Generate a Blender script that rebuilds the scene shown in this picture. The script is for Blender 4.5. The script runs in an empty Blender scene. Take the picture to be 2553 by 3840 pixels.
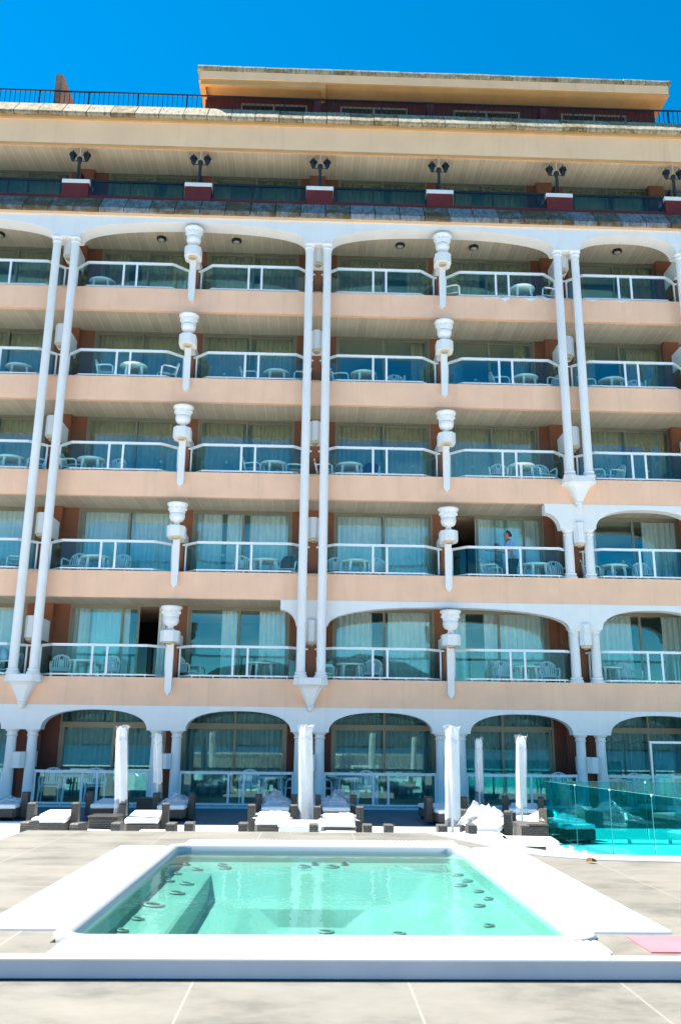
import bpy, bmesh, math, random
from mathutils import Vector, Matrix
R = math.radians
S = bpy.context.scene
COL = S.collection
rnd = random.Random(7)

# ------------------------------------------------------------------ camera
cam_d = bpy.data.cameras.new('camera')
cam = bpy.data.objects.new('camera', cam_d)
COL.objects.link(cam)
S.camera = cam
cam_d.sensor_fit = 'VERTICAL'
cam_d.sensor_height = 24.0
cam_d.sensor_width = 16.0
cam_d.lens = 20.243
cam_d.clip_start = 0.1
cam_d.clip_end = 20000
yaw, pitch, roll = R(1.757), R(14.673), R(0.6133)
fw = Vector((math.sin(yaw) * math.cos(pitch), math.cos(yaw) * math.cos(pitch), math.sin(pitch)))
rt = Vector((math.cos(yaw), -math.sin(yaw), 0))
up = rt.cross(fw)
rt2 = rt * math.cos(roll) + up * math.sin(roll)
up2 = up * math.cos(roll) - rt * math.sin(roll)
m = Matrix((rt2, up2, -fw)).transposed().to_4x4()
m.translation = Vector((0, -23.367, -0.777))
cam.matrix_world = m
cam_d.dof.use_dof = True
cam_d.dof.focus_distance = 24.0
cam_d.dof.aperture_fstop = 4.0

# ------------------------------------------------------------------ sky, sun, exposure
SUN = Vector((-0.5, 0.2, 1.0)).normalized()          # towards the sun
W = bpy.data.worlds.new('World')
S.world = W
W.use_nodes = True
wn = W.node_tree.nodes
wl = W.node_tree.links
sky = wn.new('ShaderNodeTexSky')
sky.sky_type = 'NISHITA'
sky.sun_disc = False
sky.sun_elevation = math.asin(SUN.z)
sky.sun_rotation = math.atan2(SUN.x, SUN.y)
sky.air_density = 0.85
sky.dust_density = 0.05
sky.ozone_density = 2.2
hs = wn.new('ShaderNodeHueSaturation')
hs.inputs['Saturation'].default_value = 1.6
hs.inputs['Hue'].default_value = 0.488
bg = wn['Background']
bg.inputs['Strength'].default_value = 0.085
wl.new(sky.outputs[0], hs.inputs['Color'])
tcw = wn.new('ShaderNodeTexCoord')
mpw = wn.new('ShaderNodeMapping')
mpw.inputs['Scale'].default_value = (1.0, 1.0, 3.2)
wl.new(tcw.outputs['Generated'], mpw.inputs['Vector'])
nzw = wn.new('ShaderNodeTexNoise')
nzw.inputs['Scale'].default_value = 3.4
nzw.inputs['Detail'].default_value = 7
nzw.inputs['Roughness'].default_value = 0.6
wl.new(mpw.outputs[0], nzw.inputs['Vector'])
cr1 = wn.new('ShaderNodeValToRGB')
cr1.color_ramp.elements[0].position = 0.46
cr1.color_ramp.elements[1].position = 0.66
wl.new(nzw.outputs['Fac'], cr1.inputs['Fac'])
sxw = wn.new('ShaderNodeSeparateXYZ')
wl.new(tcw.outputs['Generated'], sxw.inputs[0])
cr2 = wn.new('ShaderNodeValToRGB')
e_ = cr2.color_ramp.elements
e_[0].position = 0.0
e_[0].color = (0.8, 0.8, 0.8, 1)
e_[1].position = 0.50
e_[1].color = (0, 0, 0, 1)
wl.new(sxw.outputs['Z'], cr2.inputs['Fac'])
mlw = wn.new('ShaderNodeMath')
mlw.operation = 'MULTIPLY'
wl.new(cr1.outputs['Color'], mlw.inputs[0])
wl.new(cr2.outputs['Color'], mlw.inputs[1])
mxw = wn.new('ShaderNodeMix')
mxw.data_type = 'RGBA'
wl.new(mlw.outputs[0], mxw.inputs[0])
wl.new(hs.outputs[0], mxw.inputs[6])
mxw.inputs[7].default_value = (7.0, 7.6, 8.2, 1)
wl.new(mxw.outputs[2], bg.inputs['Color'])
sl = bpy.data.lights.new('sun', 'SUN')
sl.energy = 4.8
sl.angle = R(0.53)
sl.color = (1.0, 0.95, 0.86)
so = bpy.data.objects.new('sun', sl)
COL.objects.link(so)
so.rotation_euler = SUN.to_track_quat('Z', 'Y').to_euler()
so.location = (-10, 5, 40)
S.view_settings.view_transform = 'Standard'
S.view_settings.look = 'None'
S.view_settings.exposure = 1.5
S.view_settings.gamma = 1.0
S.cycles.max_bounces = 10
S.cycles.transparent_max_bounces = 24
S.cycles.diffuse_bounces = 4
S.cycles.glossy_bounces = 4
S.cycles.sample_clamp_indirect = 8.0

# ------------------------------------------------------------------ material helpers
class NT:
    def __init__(s, name):
        s.m = bpy.data.materials.new(name)
        s.m.use_nodes = True
        s.t = s.m.node_tree
        s.b = s.t.nodes['Principled BSDF']
        s.out = s.t.nodes['Material Output']
    def n(s, kind, **kw):
        x = s.t.nodes.new('ShaderNode' + kind)
        for k, v in kw.items():
            setattr(x, k, v)
        return x
    def l(s, a, b):
        s.t.links.new(a, b)
    def val(s, node, key, v):
        node.inputs[key].default_value = v
        return node
    def math(s, op, a, b=None):
        x = s.n('Math', operation=op)
        for i, q in enumerate((a, b)):
            if q is None:
                continue
            if isinstance(q, (int, float)):
                x.inputs[i].default_value = q
            else:
                s.l(q, x.inputs[i])
        return x.outputs[0]
    def coord(s, scale=(1, 1, 1), which='Object', loc=(0, 0, 0)):
        tc = s.n('TexCoord')
        mp = s.n('Mapping')
        mp.inputs['Scale'].default_value = scale
        mp.inputs['Location'].default_value = loc
        s.l(tc.outputs[which], mp.inputs['Vector'])
        return mp.outputs[0]
    def noise(s, vec, scale, detail=4, rough=0.55):
        x = s.n('TexNoise')
        s.l(vec, x.inputs['Vector'])
        x.inputs['Scale'].default_value = scale
        x.inputs['Detail'].default_value = detail
        x.inputs['Roughness'].default_value = rough
        return x.outputs['Fac']
    def ramp(s, fac, stops):
        x = s.n('ValToRGB')
        e = x.color_ramp.elements
        while len(e) < len(stops):
            e.new(0.5)
        for q, (p, c) in zip(e, stops):
            q.position = p
            q.color = (*c, 1) if len(c) == 3 else c
        s.l(fac, x.inputs['Fac'])
        return x.outputs['Color']
    def mix(s, fac, a, b, blend='MIX'):
        x = s.n('Mix', data_type='RGBA', blend_type=blend)
        for i, q in ((0, fac), (6, a), (7, b)):
            if isinstance(q, (int, float)):
                x.inputs[i].default_value = q
            elif isinstance(q, tuple):
                x.inputs[i].default_value = (*q, 1)
            else:
                s.l(q, x.inputs[i])
        return x.outputs[2]
    def bump(s, h, strength=0.3, dist=0.01):
        x = s.n('Bump')
        x.inputs['Strength'].default_value = strength
        x.inputs['Distance'].default_value = dist
        s.l(h, x.inputs['Height'])
        s.l(x.outputs[0], s.b.inputs['Normal'])
    def col(s, c):
        if isinstance(c, tuple):
            s.b.inputs['Base Color'].default_value = (*c, 1)
        else:
            s.l(c, s.b.inputs['Base Color'])
    def rough(s, r):
        s.b.inputs['Roughness'].default_value = r

def mottled(name, c, var=0.12, scale=3.0, rough=0.8, bump=0.15, fine=40, metallic=0.0, streak=0.0):
    k = NT(name)
    v = k.coord()
    n1 = k.noise(v, scale)
    d = tuple(q * (1 - var) for q in c)
    h = tuple(min(1, q * (1 + var)) for q in c)
    cc = k.ramp(n1, [(0.3, d), (0.7, h)])
    if streak:
        v2 = k.coord((1.6, 1.6, 0.12))
        n3 = k.noise(v2, 2.2, 6, 0.65)
        f = k.ramp(n3, [(0.52, (0, 0, 0)), (0.78, (1, 1, 1))])
        cc = k.mix(k.math('MULTIPLY', f, streak), cc, tuple(q * 0.62 for q in c))
    k.col(cc)
    k.rough(rough)
    k.b.inputs['Metallic'].default_value = metallic
    if bump:
        k.bump(k.noise(v, fine, 3), bump, 0.006)
    return k.m

M = {}
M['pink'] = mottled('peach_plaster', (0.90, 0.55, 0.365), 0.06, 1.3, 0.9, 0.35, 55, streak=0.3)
M['peach_light'] = mottled('pale_peach_plaster', (0.92, 0.58, 0.335), 0.05, 1.0, 0.9, 0.25, 55, streak=0.3)
M['orange'] = mottled('ochre_plaster', (0.56, 0.32, 0.12), 0.1, 1.2, 0.9, 0.3, 50, streak=0.2)
M['white'] = mottled('white_plaster', (0.80, 0.79, 0.77), 0.035, 1.5, 0.75, 0.15, 50, streak=0.22)
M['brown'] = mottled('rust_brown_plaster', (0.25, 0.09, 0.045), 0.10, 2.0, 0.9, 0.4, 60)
M['red'] = mottled('dark_red_paint', (0.135, 0.012, 0.008), 0.2, 3.0, 0.6, 0.2, 30)
M['bronze'] = mottled('bronze_window_frame', (0.27, 0.235, 0.165), 0.08, 3.0, 0.45, 0, metallic=0.25)
M['whitemetal'] = mottled('white_coated_metal', (0.82, 0.83, 0.85), 0.02, 2.0, 0.35, 0)
M['black'] = mottled('black_painted_metal', (0.012, 0.014, 0.018), 0.25, 4.0, 0.4, 0.05)
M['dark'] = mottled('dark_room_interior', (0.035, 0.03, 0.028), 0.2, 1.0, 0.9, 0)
M['resin'] = mottled('white_resin_plastic', (0.86, 0.85, 0.83), 0.03, 4.0, 0.4, 0)
M['navy'] = mottled('navy_cloth', (0.012, 0.016, 0.035), 0.3, 6.0, 0.9, 0.2)
M['blue'] = mottled('blue_cloth', (0.02, 0.07, 0.22), 0.2, 6.0, 0.9, 0.2)
M['maroon'] = mottled('maroon_cloth', (0.12, 0.01, 0.02), 0.2, 6.0, 0.9, 0.2)
M['curtain_beige'] = mottled('beige_curtain_cloth', (0.48, 0.30, 0.135), 0.12, 4.0, 0.95, 0.1)
M['curtain_shaded'] = mottled('shaded_curtain_cloth', (0.17, 0.31, 0.32), 0.1, 4.0, 0.95, 0.1)  # ground-floor curtains: the dim teal shade is put into the cloth colour
M['shaded_brown_plaster'] = mottled('shaded_brown_plaster', (0.15, 0.05, 0.035), 0.1, 2.0, 0.9, 0.4, 60)  # brown plaster darkened, ground-floor shade painted into the colour
M['curtain_white'] = mottled('white_curtain_cloth', (0.80, 0.80, 0.77), 0.05, 4.0, 0.95, 0.1)
M['cushion'] = mottled('white_cushion_cloth', (0.80, 0.80, 0.80), 0.03, 6.0, 0.9, 0.15, 25)
M['canvas'] = mottled('white_canvas', (0.74, 0.73, 0.70), 0.02, 5.0, 0.85, 0.05, 18)
M['cream'] = mottled('cream_plastic', (0.62, 0.52, 0.36), 0.08, 5.0, 0.6, 0)
M['skin'] = mottled('skin', (0.42, 0.22, 0.14), 0.06, 10.0, 0.6, 0)
M['hair'] = mottled('dark_brown_hair', (0.03, 0.014, 0.009), 0.2, 30.0, 0.6, 0.2)
M['tunic'] = mottled('light_blue_tunic_cloth', (0.24, 0.50, 0.92), 0.06, 6.0, 0.9, 0.2)
M['shirt'] = mottled('pale_blue_striped_shirt_cloth', (0.45, 0.58, 0.80), 0.1, 14.0, 0.9, 0.2)
M['trousers'] = mottled('black_trouser_cloth', (0.012, 0.012, 0.02), 0.2, 6.0, 0.9, 0.2)
M['acrylic'] = mottled('white_acrylic', (0.86, 0.86, 0.86), 0.015, 2.0, 0.25, 0)
M['grey_rim'] = mottled('pale_grey_acrylic_lip', (0.42, 0.43, 0.455), 0.03, 2.0, 0.2, 0)
M['steel'] = mottled('dark_grey_jet_plastic', (0.03, 0.05, 0.05), 0.2, 10.0, 0.3, 0)
M['lens'] = mottled('lamp_lens', (0.35, 0.33, 0.27), 0.1, 10.0, 0.25, 0)
M['leaf'] = mottled('dry_brown_leaf', (0.22, 0.10, 0.03), 0.2, 20.0, 0.9, 0.2)
M['pinktowel'] = mottled('pale_pink_sheet', (0.60, 0.165, 0.19), 0.08, 8.0, 0.8, 0.1)
M['sticker'] = mottled('pale_aqua_sticker', (0.35, 0.72, 0.70), 0.05, 5, 0.6, 0)
M['townwall'] = mottled('town_wall_plaster', (0.16, 0.15, 0.14), 0.3, 0.05, 0.9, 0)
M['edging_shaded'] = mottled('shaded_step_face', (0.52, 0.53, 0.57), 0.05, 3.0, 0.5, 0.05, streak=0.2)  # white step front; the shade on it is put into the grey
M['greygrille'] = mottled('grey_headrest_foam', (0.22, 0.27, 0.26), 0.1, 6.0, 0.6, 0.1)
M['drain'] = mottled('grey_grille', (0.25, 0.27, 0.30), 0.08, 8.0, 0.5, 0.1)

# soffit boards: grooves along Y
def soffit_mat(name, c, w):
    k = NT(name)
    tc = k.n('TexCoord')
    sx = k.n('SeparateXYZ')
    k.l(tc.outputs['Object'], sx.inputs[0])
    f = k.math('FRACT', k.math('DIVIDE', sx.outputs['X'], w))
    d = k.math('ABSOLUTE', k.math('SUBTRACT', f, 0.5))
    g = k.math('GREATER_THAN', d, 0.5 - 0.009 / w)
    fl = k.math('FLOOR', k.math('DIVIDE', sx.outputs['X'], w))
    wnz = k.n('TexWhiteNoise', noise_dimensions='1D')
    k.l(fl, wnz.inputs['W'])
    board = k.ramp(wnz.outputs['Value'], [(0, tuple(q * 0.90 for q in c)), (1, tuple(min(1, q * 1.08) for q in c))])
    n1 = k.noise(k.coord((1, 0.5, 1)), 4.0, 6, 0.7)
    cc = k.mix(k.ramp(n1, [(0.35, (0, 0, 0)), (0.8, (0.5, 0.5, 0.5))]), board, tuple(q * 0.7 for q in c))
    k.col(k.mix(g, cc, tuple(min(1, q * 1.22) for q in c)))
    k.rough(0.6)
    k.bump(k.math('SUBTRACT', 1.0, g), 0.5, 0.006)
    return k.m
M['soffit'] = soffit_mat('grey_board_soffit', (0.49, 0.42, 0.32), 0.30)
M['soffit_light'] = soffit_mat('cream_board_soffit', (0.60, 0.50, 0.36), 0.25)

def coping_mat(name, clean, moss, amount):
    k = NT(name)
    v = k.coord()
    n1 = k.noise(v, 3.4, 9, 0.72)
    n3 = k.noise(v, 14, 6, 0.75)
    att = k.n('Attribute', attribute_name='wear')
    base = k.ramp(n3, [(0.32, tuple(q * 0.62 for q in clean)), (0.62, clean)])
    f = k.math('ADD', n1, k.math('MULTIPLY', k.math('SUBTRACT', att.outputs['Fac'], 0.5), 0.26))
    fr = k.ramp(f, [(0.54 - amount * 0.45, (0, 0, 0)), (0.74 - amount * 0.35, (1, 1, 1))])
    c1 = k.mix(fr, base, k.mix(n3, tuple(q * 0.5 for q in moss), tuple(q * 1.5 for q in moss)))
    st = k.noise(k.coord((5.0, 1.2, 1.2), loc=(2, 9, 5)), 2.6, 7, 0.75)
    fd = k.ramp(st, [(0.48, (0, 0, 0)), (0.66, (0.85, 0.85, 0.85))])
    k.col(k.mix(fd, c1, (0.045, 0.036, 0.026)))
    k.rough(0.9)
    k.bump(n3, 0.5, 0.012)
    return k.m
M['coping_moss'] = coping_mat('mossy_stone_coping', (0.33, 0.325, 0.325), (0.135, 0.082, 0.024), 0.30)
M['coping'] = coping_mat('pale_stone_coping', (0.50, 0.41, 0.27), (0.20, 0.125, 0.035), 0.12)

def tile_mat(name, c, w, h, ox, oy, grout, var=0.12, gw=0.006, rough=0.6):
    k = NT(name)
    tc = k.n('TexCoord')
    sx = k.n('SeparateXYZ')
    k.l(tc.outputs['Object'], sx.inputs[0])
    u = k.math('DIVIDE', k.math('SUBTRACT', sx.outputs['X'], ox), w)
    v = k.math('DIVIDE', k.math('SUBTRACT', sx.outputs['Y'], oy), h)
    du = k.math('MULTIPLY', k.math('SUBTRACT', 0.5, k.math('ABSOLUTE', k.math('SUBTRACT', k.math('FRACT', u), 0.5))), w)
    dv = k.math('MULTIPLY', k.math('SUBTRACT', 0.5, k.math('ABSOLUTE', k.math('SUBTRACT', k.math('FRACT', v), 0.5))), h)
    g = k.math('LESS_THAN', k.math('MINIMUM', du, dv), gw)
    cx = k.n('CombineXYZ')
    k.l(k.math('FLOOR', u), cx.inputs[0])
    k.l(k.math('FLOOR', v), cx.inputs[1])
    wnz = k.n('TexWhiteNoise', noise_dimensions='2D')
    k.l(cx.outputs[0], wnz.inputs['Vector'])
    n1 = k.noise(k.coord((1.0, 1.7, 1)), 2.0, 8, 0.7)
    base = k.ramp(n1, [(0.28, tuple(q * (1 - 2.2 * var) for q in c)), (0.5, c), (0.72, tuple(min(1, q * (1 + var)) for q in c))])
    tone = k.ramp(wnz.outputs['Value'], [(0, (0.9, 0.9, 0.9)), (1, (1.08, 1.06, 1.03))])
    cc = k.mix(1.0, base, tone, 'MULTIPLY')
    k.col(k.mix(g, cc, grout))
    k.rough(rough)
    k.bump(k.math('SUBTRACT', n1, k.math('MULTIPLY', g, 0.6)), 0.15, 0.004)
    return k.m
M['decktile'] = tile_mat('beige_deck_tile', (0.20, 0.187, 0.157), 0.787, 0.79, 0.375, -19.84, (0.27, 0.255, 0.22), 0.24, 0.0045)
M['coping_deck'] = mottled('pale_deck_coping', (0.30, 0.305, 0.31), 0.05, 3.0, 0.6, 0.1)
M['paving'] = tile_mat('pale_terrace_paving', (0.76, 0.74, 0.69), 0.5, 0.5, 0, 0, (0.55, 0.54, 0.52), 0.07)
M['bluetile'] = tile_mat('dark_blue_terrace_tile', (0.030, 0.095, 0.15), 0.3, 0.3, 0, 0, (0.045, 0.11, 0.165), 0.18, 0.004, 0.55)

def wicker_mat():
    k = NT('dark_wicker')
    v = k.coord()
    sx = k.n('SeparateXYZ')
    k.l(v, sx.inputs[0])
    s = k.math('ADD', sx.outputs['X'], sx.outputs['Y'])
    cx = k.n('CombineXYZ')
    k.l(s, cx.inputs[0])
    k.l(sx.outputs['Z'], cx.inputs[1])
    br = k.n('TexBrick', offset=0.5)
    k.l(cx.outputs[0], br.inputs['Vector'])
    for key, q in (('Scale', 1.0), ('Mortar Size', 0.006), ('Brick Width', 0.055), ('Row Height', 0.026), ('Mortar Smooth', 0.7)):
        br.inputs[key].default_value = q
    br.inputs['Color1'].default_value = (0.085, 0.078, 0.066, 1)
    br.inputs['Color2'].default_value = (0.13, 0.12, 0.10, 1)
    br.inputs['Mortar'].default_value = (0.014, 0.013, 0.012, 1)
    k.l(br.outputs['Color'], k.b.inputs['Base Color'])
    k.rough(0.55)
    k.bump(k.math('SUBTRACT', 1.0, br.outputs['Fac']), 0.8, 0.012)
    return k.m
M['wicker'] = wicker_mat()

def glass_mat(name, tint, refl, refl_col, rough=0.0, power=1.0):
    """thin pane: tinted see-through plus a mirror share that grows at grazing angles"""
    k = NT(name)
    k.t.nodes.remove(k.b)
    tr = k.n('BsdfTransparent')
    tr.inputs['Color'].default_value = (*tint, 1)
    gl = k.n('BsdfGlossy')
    gl.inputs['Color'].default_value = (*refl_col, 1)
    gl.inputs['Roughness'].default_value = rough
    lw = k.n('LayerWeight')
    lw.inputs['Blend'].default_value = 0.35
    f = k.math('MINIMUM', 1.0, k.math('ADD', refl, k.math('MULTIPLY', lw.outputs['Fresnel'], power)))
    mx = k.n('MixShader')
    k.l(f, mx.inputs[0])
    k.l(tr.outputs[0], mx.inputs[1])
    k.l(gl.outputs[0], mx.inputs[2])
    k.l(mx.outputs[0], k.out.inputs['Surface'])
    return k.m
M['pane'] = glass_mat('window_glass', (0.95, 0.97, 0.96), 0.10, (0.50, 1.0, 0.98), 0.0, 0.14)
M['railglass'] = glass_mat('balcony_glass', (0.80, 0.94, 0.95), 0.03, (0.6, 1.0, 1.0), 0.0, 0.05)
M['darkglass'] = glass_mat('smoked_glass', (0.55, 0.72, 0.76), 0.02, (0.6, 0.85, 1.0), 0.0, 0.12)
M['glassedge'] = mottled('green_glass_edge', (0.10, 0.38, 0.38), 0.1, 5, 0.2, 0)
M['tealglass'] = glass_mat('teal_glass', (0.14, 0.75, 0.77), 0.03, (0.5, 0.95, 1.0), 0.0, 0.15)
M['darkpane'] = mottled('dark_window_pane', (0.03, 0.028, 0.024), 0.3, 3.0, 0.15, 0)
M['lampglass'] = glass_mat('lantern_glass', (0.35, 0.45, 0.5), 0.05, (0.8, 0.95, 1.0), 0.15, 0.3)

def water_mat():
    k = NT('spa_water')
    k.t.nodes.remove(k.b)
    tr = k.n('BsdfTransparent')
    tr.inputs['Color'].default_value = (0.64, 0.95, 0.91, 1)
    gl = k.n('BsdfGlossy')
    gl.inputs['Roughness'].default_value = 0.02
    fr = k.n('Fresnel')
    fr.inputs['IOR'].default_value = 1.33
    bp = k.n('Bump')
    bp.inputs['Strength'].default_value = 0.12
    bp.inputs['Distance'].default_value = 0.02
    k.l(k.noise(k.coord((1, 0.6, 1)), 5.0, 3), bp.inputs['Height'])
    k.l(bp.outputs[0], fr.inputs['Normal'])
    k.l(bp.outputs[0], gl.inputs['Normal'])
    mx = k.n('MixShader')
    k.l(k.math('MULTIPLY', fr.outputs[0], 0.85), mx.inputs[0])
    k.l(tr.outputs[0], mx.inputs[1])
    k.l(gl.outputs[0], mx.inputs[2])
    k.l(mx.outputs[0], k.out.inputs['Surface'])
    return k.m
M['water'] = water_mat()
M['basin'] = mottled('aqua_tinted_basin', (0.245, 0.375, 0.335), 0.08, 3.0, 0.4, 0)

def plastic_mat(name, lo, hi):
    k = NT(name)
    k.t.nodes.remove(k.b)
    tr = k.n('BsdfTransparent')
    tr.inputs['Color'].default_value = (0.95, 0.97, 1.0, 1)
    df = k.n('BsdfDiffuse')
    df.inputs['Color'].default_value = (0.82, 0.84, 0.86, 1)
    gl = k.n('BsdfGlossy')
    gl.inputs['Roughness'].default_value = 0.22
    m1 = k.n('MixShader')
    m1.inputs[0].default_value = 0.3
    k.l(df.outputs[0], m1.inputs[1])
    k.l(gl.outputs[0], m1.inputs[2])
    m2 = k.n('MixShader')
    k.l(k.ramp(k.noise(k.coord(), 7.0, 4), [(0.3, (lo,) * 3), (0.7, (hi,) * 3)]), m2.inputs[0])
    k.l(tr.outputs[0], m2.inputs[1])
    k.l(m1.outputs[0], m2.inputs[2])
    k.l(m2.outputs[0], k.out.inputs['Surface'])
    return k.m
M['plastic'] = plastic_mat('clear_plastic_wrap', 0.15, 0.6)
M['film'] = plastic_mat('clear_plastic_film', 0.15, 0.22)

def sea_mat():
    k = NT('sea_water')
    k.col((0.012, 0.075, 0.12))
    k.rough(0.3)
    k.b.inputs['Specular IOR Level'].default_value = 0.12
    k.bump(k.noise(k.coord((1, 1, 1)), 0.35, 5), 0.5, 0.6)
    return k.m
M['sea'] = sea_mat()
M['hill'] = mottled('hazy_green_hillside', (0.020, 0.034, 0.038), 0.45, 0.02, 0.95, 0)  # distance haze painted in as a bluish tone
M['brick'] = (lambda k: (k.col(k.ramp(k.noise(k.coord(), 9, 4, 0.8), [(0.3, (0.16, 0.085, 0.05)), (0.55, (0.33, 0.20, 0.13))])), k.rough(0.9), k.m)[2])(NT('tan_brick'))
M['slatwall'] = soffit_mat('dark_red_boarding', (0.10, 0.016, 0.012), 0.14)

# ------------------------------------------------------------------ geometry helpers
class MB:
    def __init__(s):
        s.bm = bmesh.new()
    def box(s, x0, x1, y0, y1, z0, z1, bev=0.0):
        r = bmesh.ops.create_cube(s.bm, size=1)
        for v in r['verts']:
            v.co = Vector(((x0 + x1) / 2 + v.co.x * (x1 - x0), (y0 + y1) / 2 + v.co.y * (y1 - y0), (z0 + z1) / 2 + v.co.z * (z1 - z0)))
        if bev:
            es = list({e for v in r['verts'] for e in v.link_edges})
            bmesh.ops.bevel(s.bm, geom=es, offset=bev, segments=3, affect='EDGES', profile=0.5)
        return s
    def prism(s, pts, a0, a1, axis='Y'):
        """closed outline pts in the other two axes, extruded from a0 to a1 along axis"""
        def co(p, a):
            return {'Y': (p[0], a, p[1]), 'X': (a, p[0], p[1]), 'Z': (p[0], p[1], a)}[axis]
        A = [s.bm.verts.new(co(p, a0)) for p in pts]
        B = [s.bm.verts.new(co(p, a1)) for p in pts]
        n = len(pts)
        fs = []
        for i in range(n):
            fs.append(s.bm.faces.new((A[i], A[(i + 1) % n], B[(i + 1) % n], B[i])))
        caps = [s.bm.faces.new(A[::-1]), s.bm.faces.new(B)]
        if n > 4:
            bmesh.ops.triangulate(s.bm, faces=caps)
        return s
    def lathe(s, prof, cx, cy, seg=20, caps=True):
        rings = []
        for r, z in prof:
            rings.append([s.bm.verts.new((cx + r * math.cos(2 * math.pi * i / seg), cy + r * math.sin(2 * math.pi * i / seg), z)) for i in range(seg)])
        for a, b in zip(rings, rings[1:]):
            for i in range(seg):
                s.bm.faces.new((a[i], a[(i + 1) % seg], b[(i + 1) % seg], b[i]))
        if caps:
            s.bm.faces.new(rings[0][::-1])
            s.bm.faces.new(rings[-1])
        return s
    def tube(s, pts, r, seg=8, r2=None):
        pts = [Vector(p) for p in pts]
        rings = []
        for i, p in enumerate(pts):
            d = (pts[min(i + 1, len(pts) - 1)] - pts[max(i - 1, 0)]).normalized()
            a = d.cross(Vector((0, 0, 1)) if abs(d.z) < 0.9 else Vector((1, 0, 0))).normalized()
            b = d.cross(a)
            rr = r if r2 is None else r + (r2 - r) * i / (len(pts) - 1)
            rings.append([s.bm.verts.new(p + (a * math.cos(2 * math.pi * j / seg) + b * math.sin(2 * math.pi * j / seg)) * rr) for j in range(seg)])
        for a, b in zip(rings, rings[1:]):
            for j in range(seg):
                s.bm.faces.new((a[j], a[(j + 1) % seg], b[(j + 1) % seg], b[j]))
        s.bm.faces.new(rings[0][::-1])
        s.bm.faces.new(rings[-1])
        return s
    def bar(s, p, q, w, h):
        """rectangular bar from p to q, w across, h in z"""
        p, q = Vector(p), Vector(q)
        d = (q - p).normalized()
        a = d.cross(Vector((0, 0, 1))).normalized() * (w / 2)
        u = a.cross(d).normalized() * (h / 2)
        vs = [s.bm.verts.new(c + sa * a + su * u) for c in (p, q) for sa, su in ((-1, -1), (1, -1), (1, 1), (-1, 1))]
        for f in ((0, 1, 2, 3), (7, 6, 5, 4), (0, 4, 5, 1), (1, 5, 6, 2), (2, 6, 7, 3), (3, 7, 4, 0)):
            s.bm.faces.new([vs[i] for i in f])
        return s
    def loft(s, secs, cap=True):
        rings = [[s.bm.verts.new(p) for p in sec] for sec in secs]
        n = len(rings[0])
        for a, b in zip(rings, rings[1:]):
            for j in range(n):
                s.bm.faces.new((a[j], a[(j + 1) % n], b[(j + 1) % n], b[j]))
        if cap:
            s.bm.faces.new(rings[0][::-1])
            s.bm.faces.new(rings[-1])
        return s
    def build(s, name, mat, parent=None, smooth=None, local=False):
        bmesh.ops.recalc_face_normals(s.bm, faces=s.bm.faces)
        me = bpy.data.meshes.new(name)
        s.bm.to_mesh(me)
        s.bm.free()
        me.materials.append(M[mat] if isinstance(mat, str) else mat)
        if smooth:
            for p in me.polygons:
                p.use_smooth = True
            try:
                me.set_sharp_from_angle(angle=R(smooth))
            except Exception:
                pass
        o = bpy.data.objects.new(name, me)
        COL.objects.link(o)
        if parent is not None:
            o.parent = parent
            if not local:
                w = Vector((0, 0, 0))
                q = parent
                while q is not None:
                    w += q.location
                    q = q.parent
                o.location = -w
        return o

def tag(o, label, cat, group=None):
    o['label'] = label
    o['category'] = cat
    if group:
        o['group'] = group
    return o
def struct(o, kind='structure'):
    o['kind'] = kind
    return o
def thing(name, label, cat, loc=(0, 0, 0), rz=0.0, group=None):
    o = bpy.data.objects.new(name, None)
    o.empty_display_size = 0.2
    COL.objects.link(o)
    o.location = loc
    o.rotation_euler = (0, 0, rz)
    return tag(o, label, cat, group)
def dup(root, label, loc, rz=0.0, swap=None, group=None):
    def rec(o, par):
        c = o.copy()
        COL.objects.link(c)
        if par is not None:
            c.parent = par
            c.matrix_parent_inverse = o.matrix_parent_inverse.copy()
        for ch in list(o.children):
            rec(ch, c)
        return c
    r = rec(root, None)
    r.location = loc
    r.rotation_euler = (0, 0, rz)
    r['label'] = label
    if group:
        r['group'] = group
    return r

# ------------------------------------------------------------------ the setting
H = 2.85                     # storey height; z = 0 is the underside of the lowest peach band
GZ = -2.55                   # pool terrace level
b = MB(); b.box(-9000, 9000, -9000, 9000, -14.2, -14.0)
struct(b.build('sea', 'sea'))
b = MB(); b.box(-60, 60, -30, 60, -13.9, GZ)
struct(b.build('terrace', 'paving'))
b = MB(); b.box(-30, 30, -4.35, -0.06, GZ + 0.001, GZ + 0.006)
struct(b.build('terrace_tiles', 'bluetile'))
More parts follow.
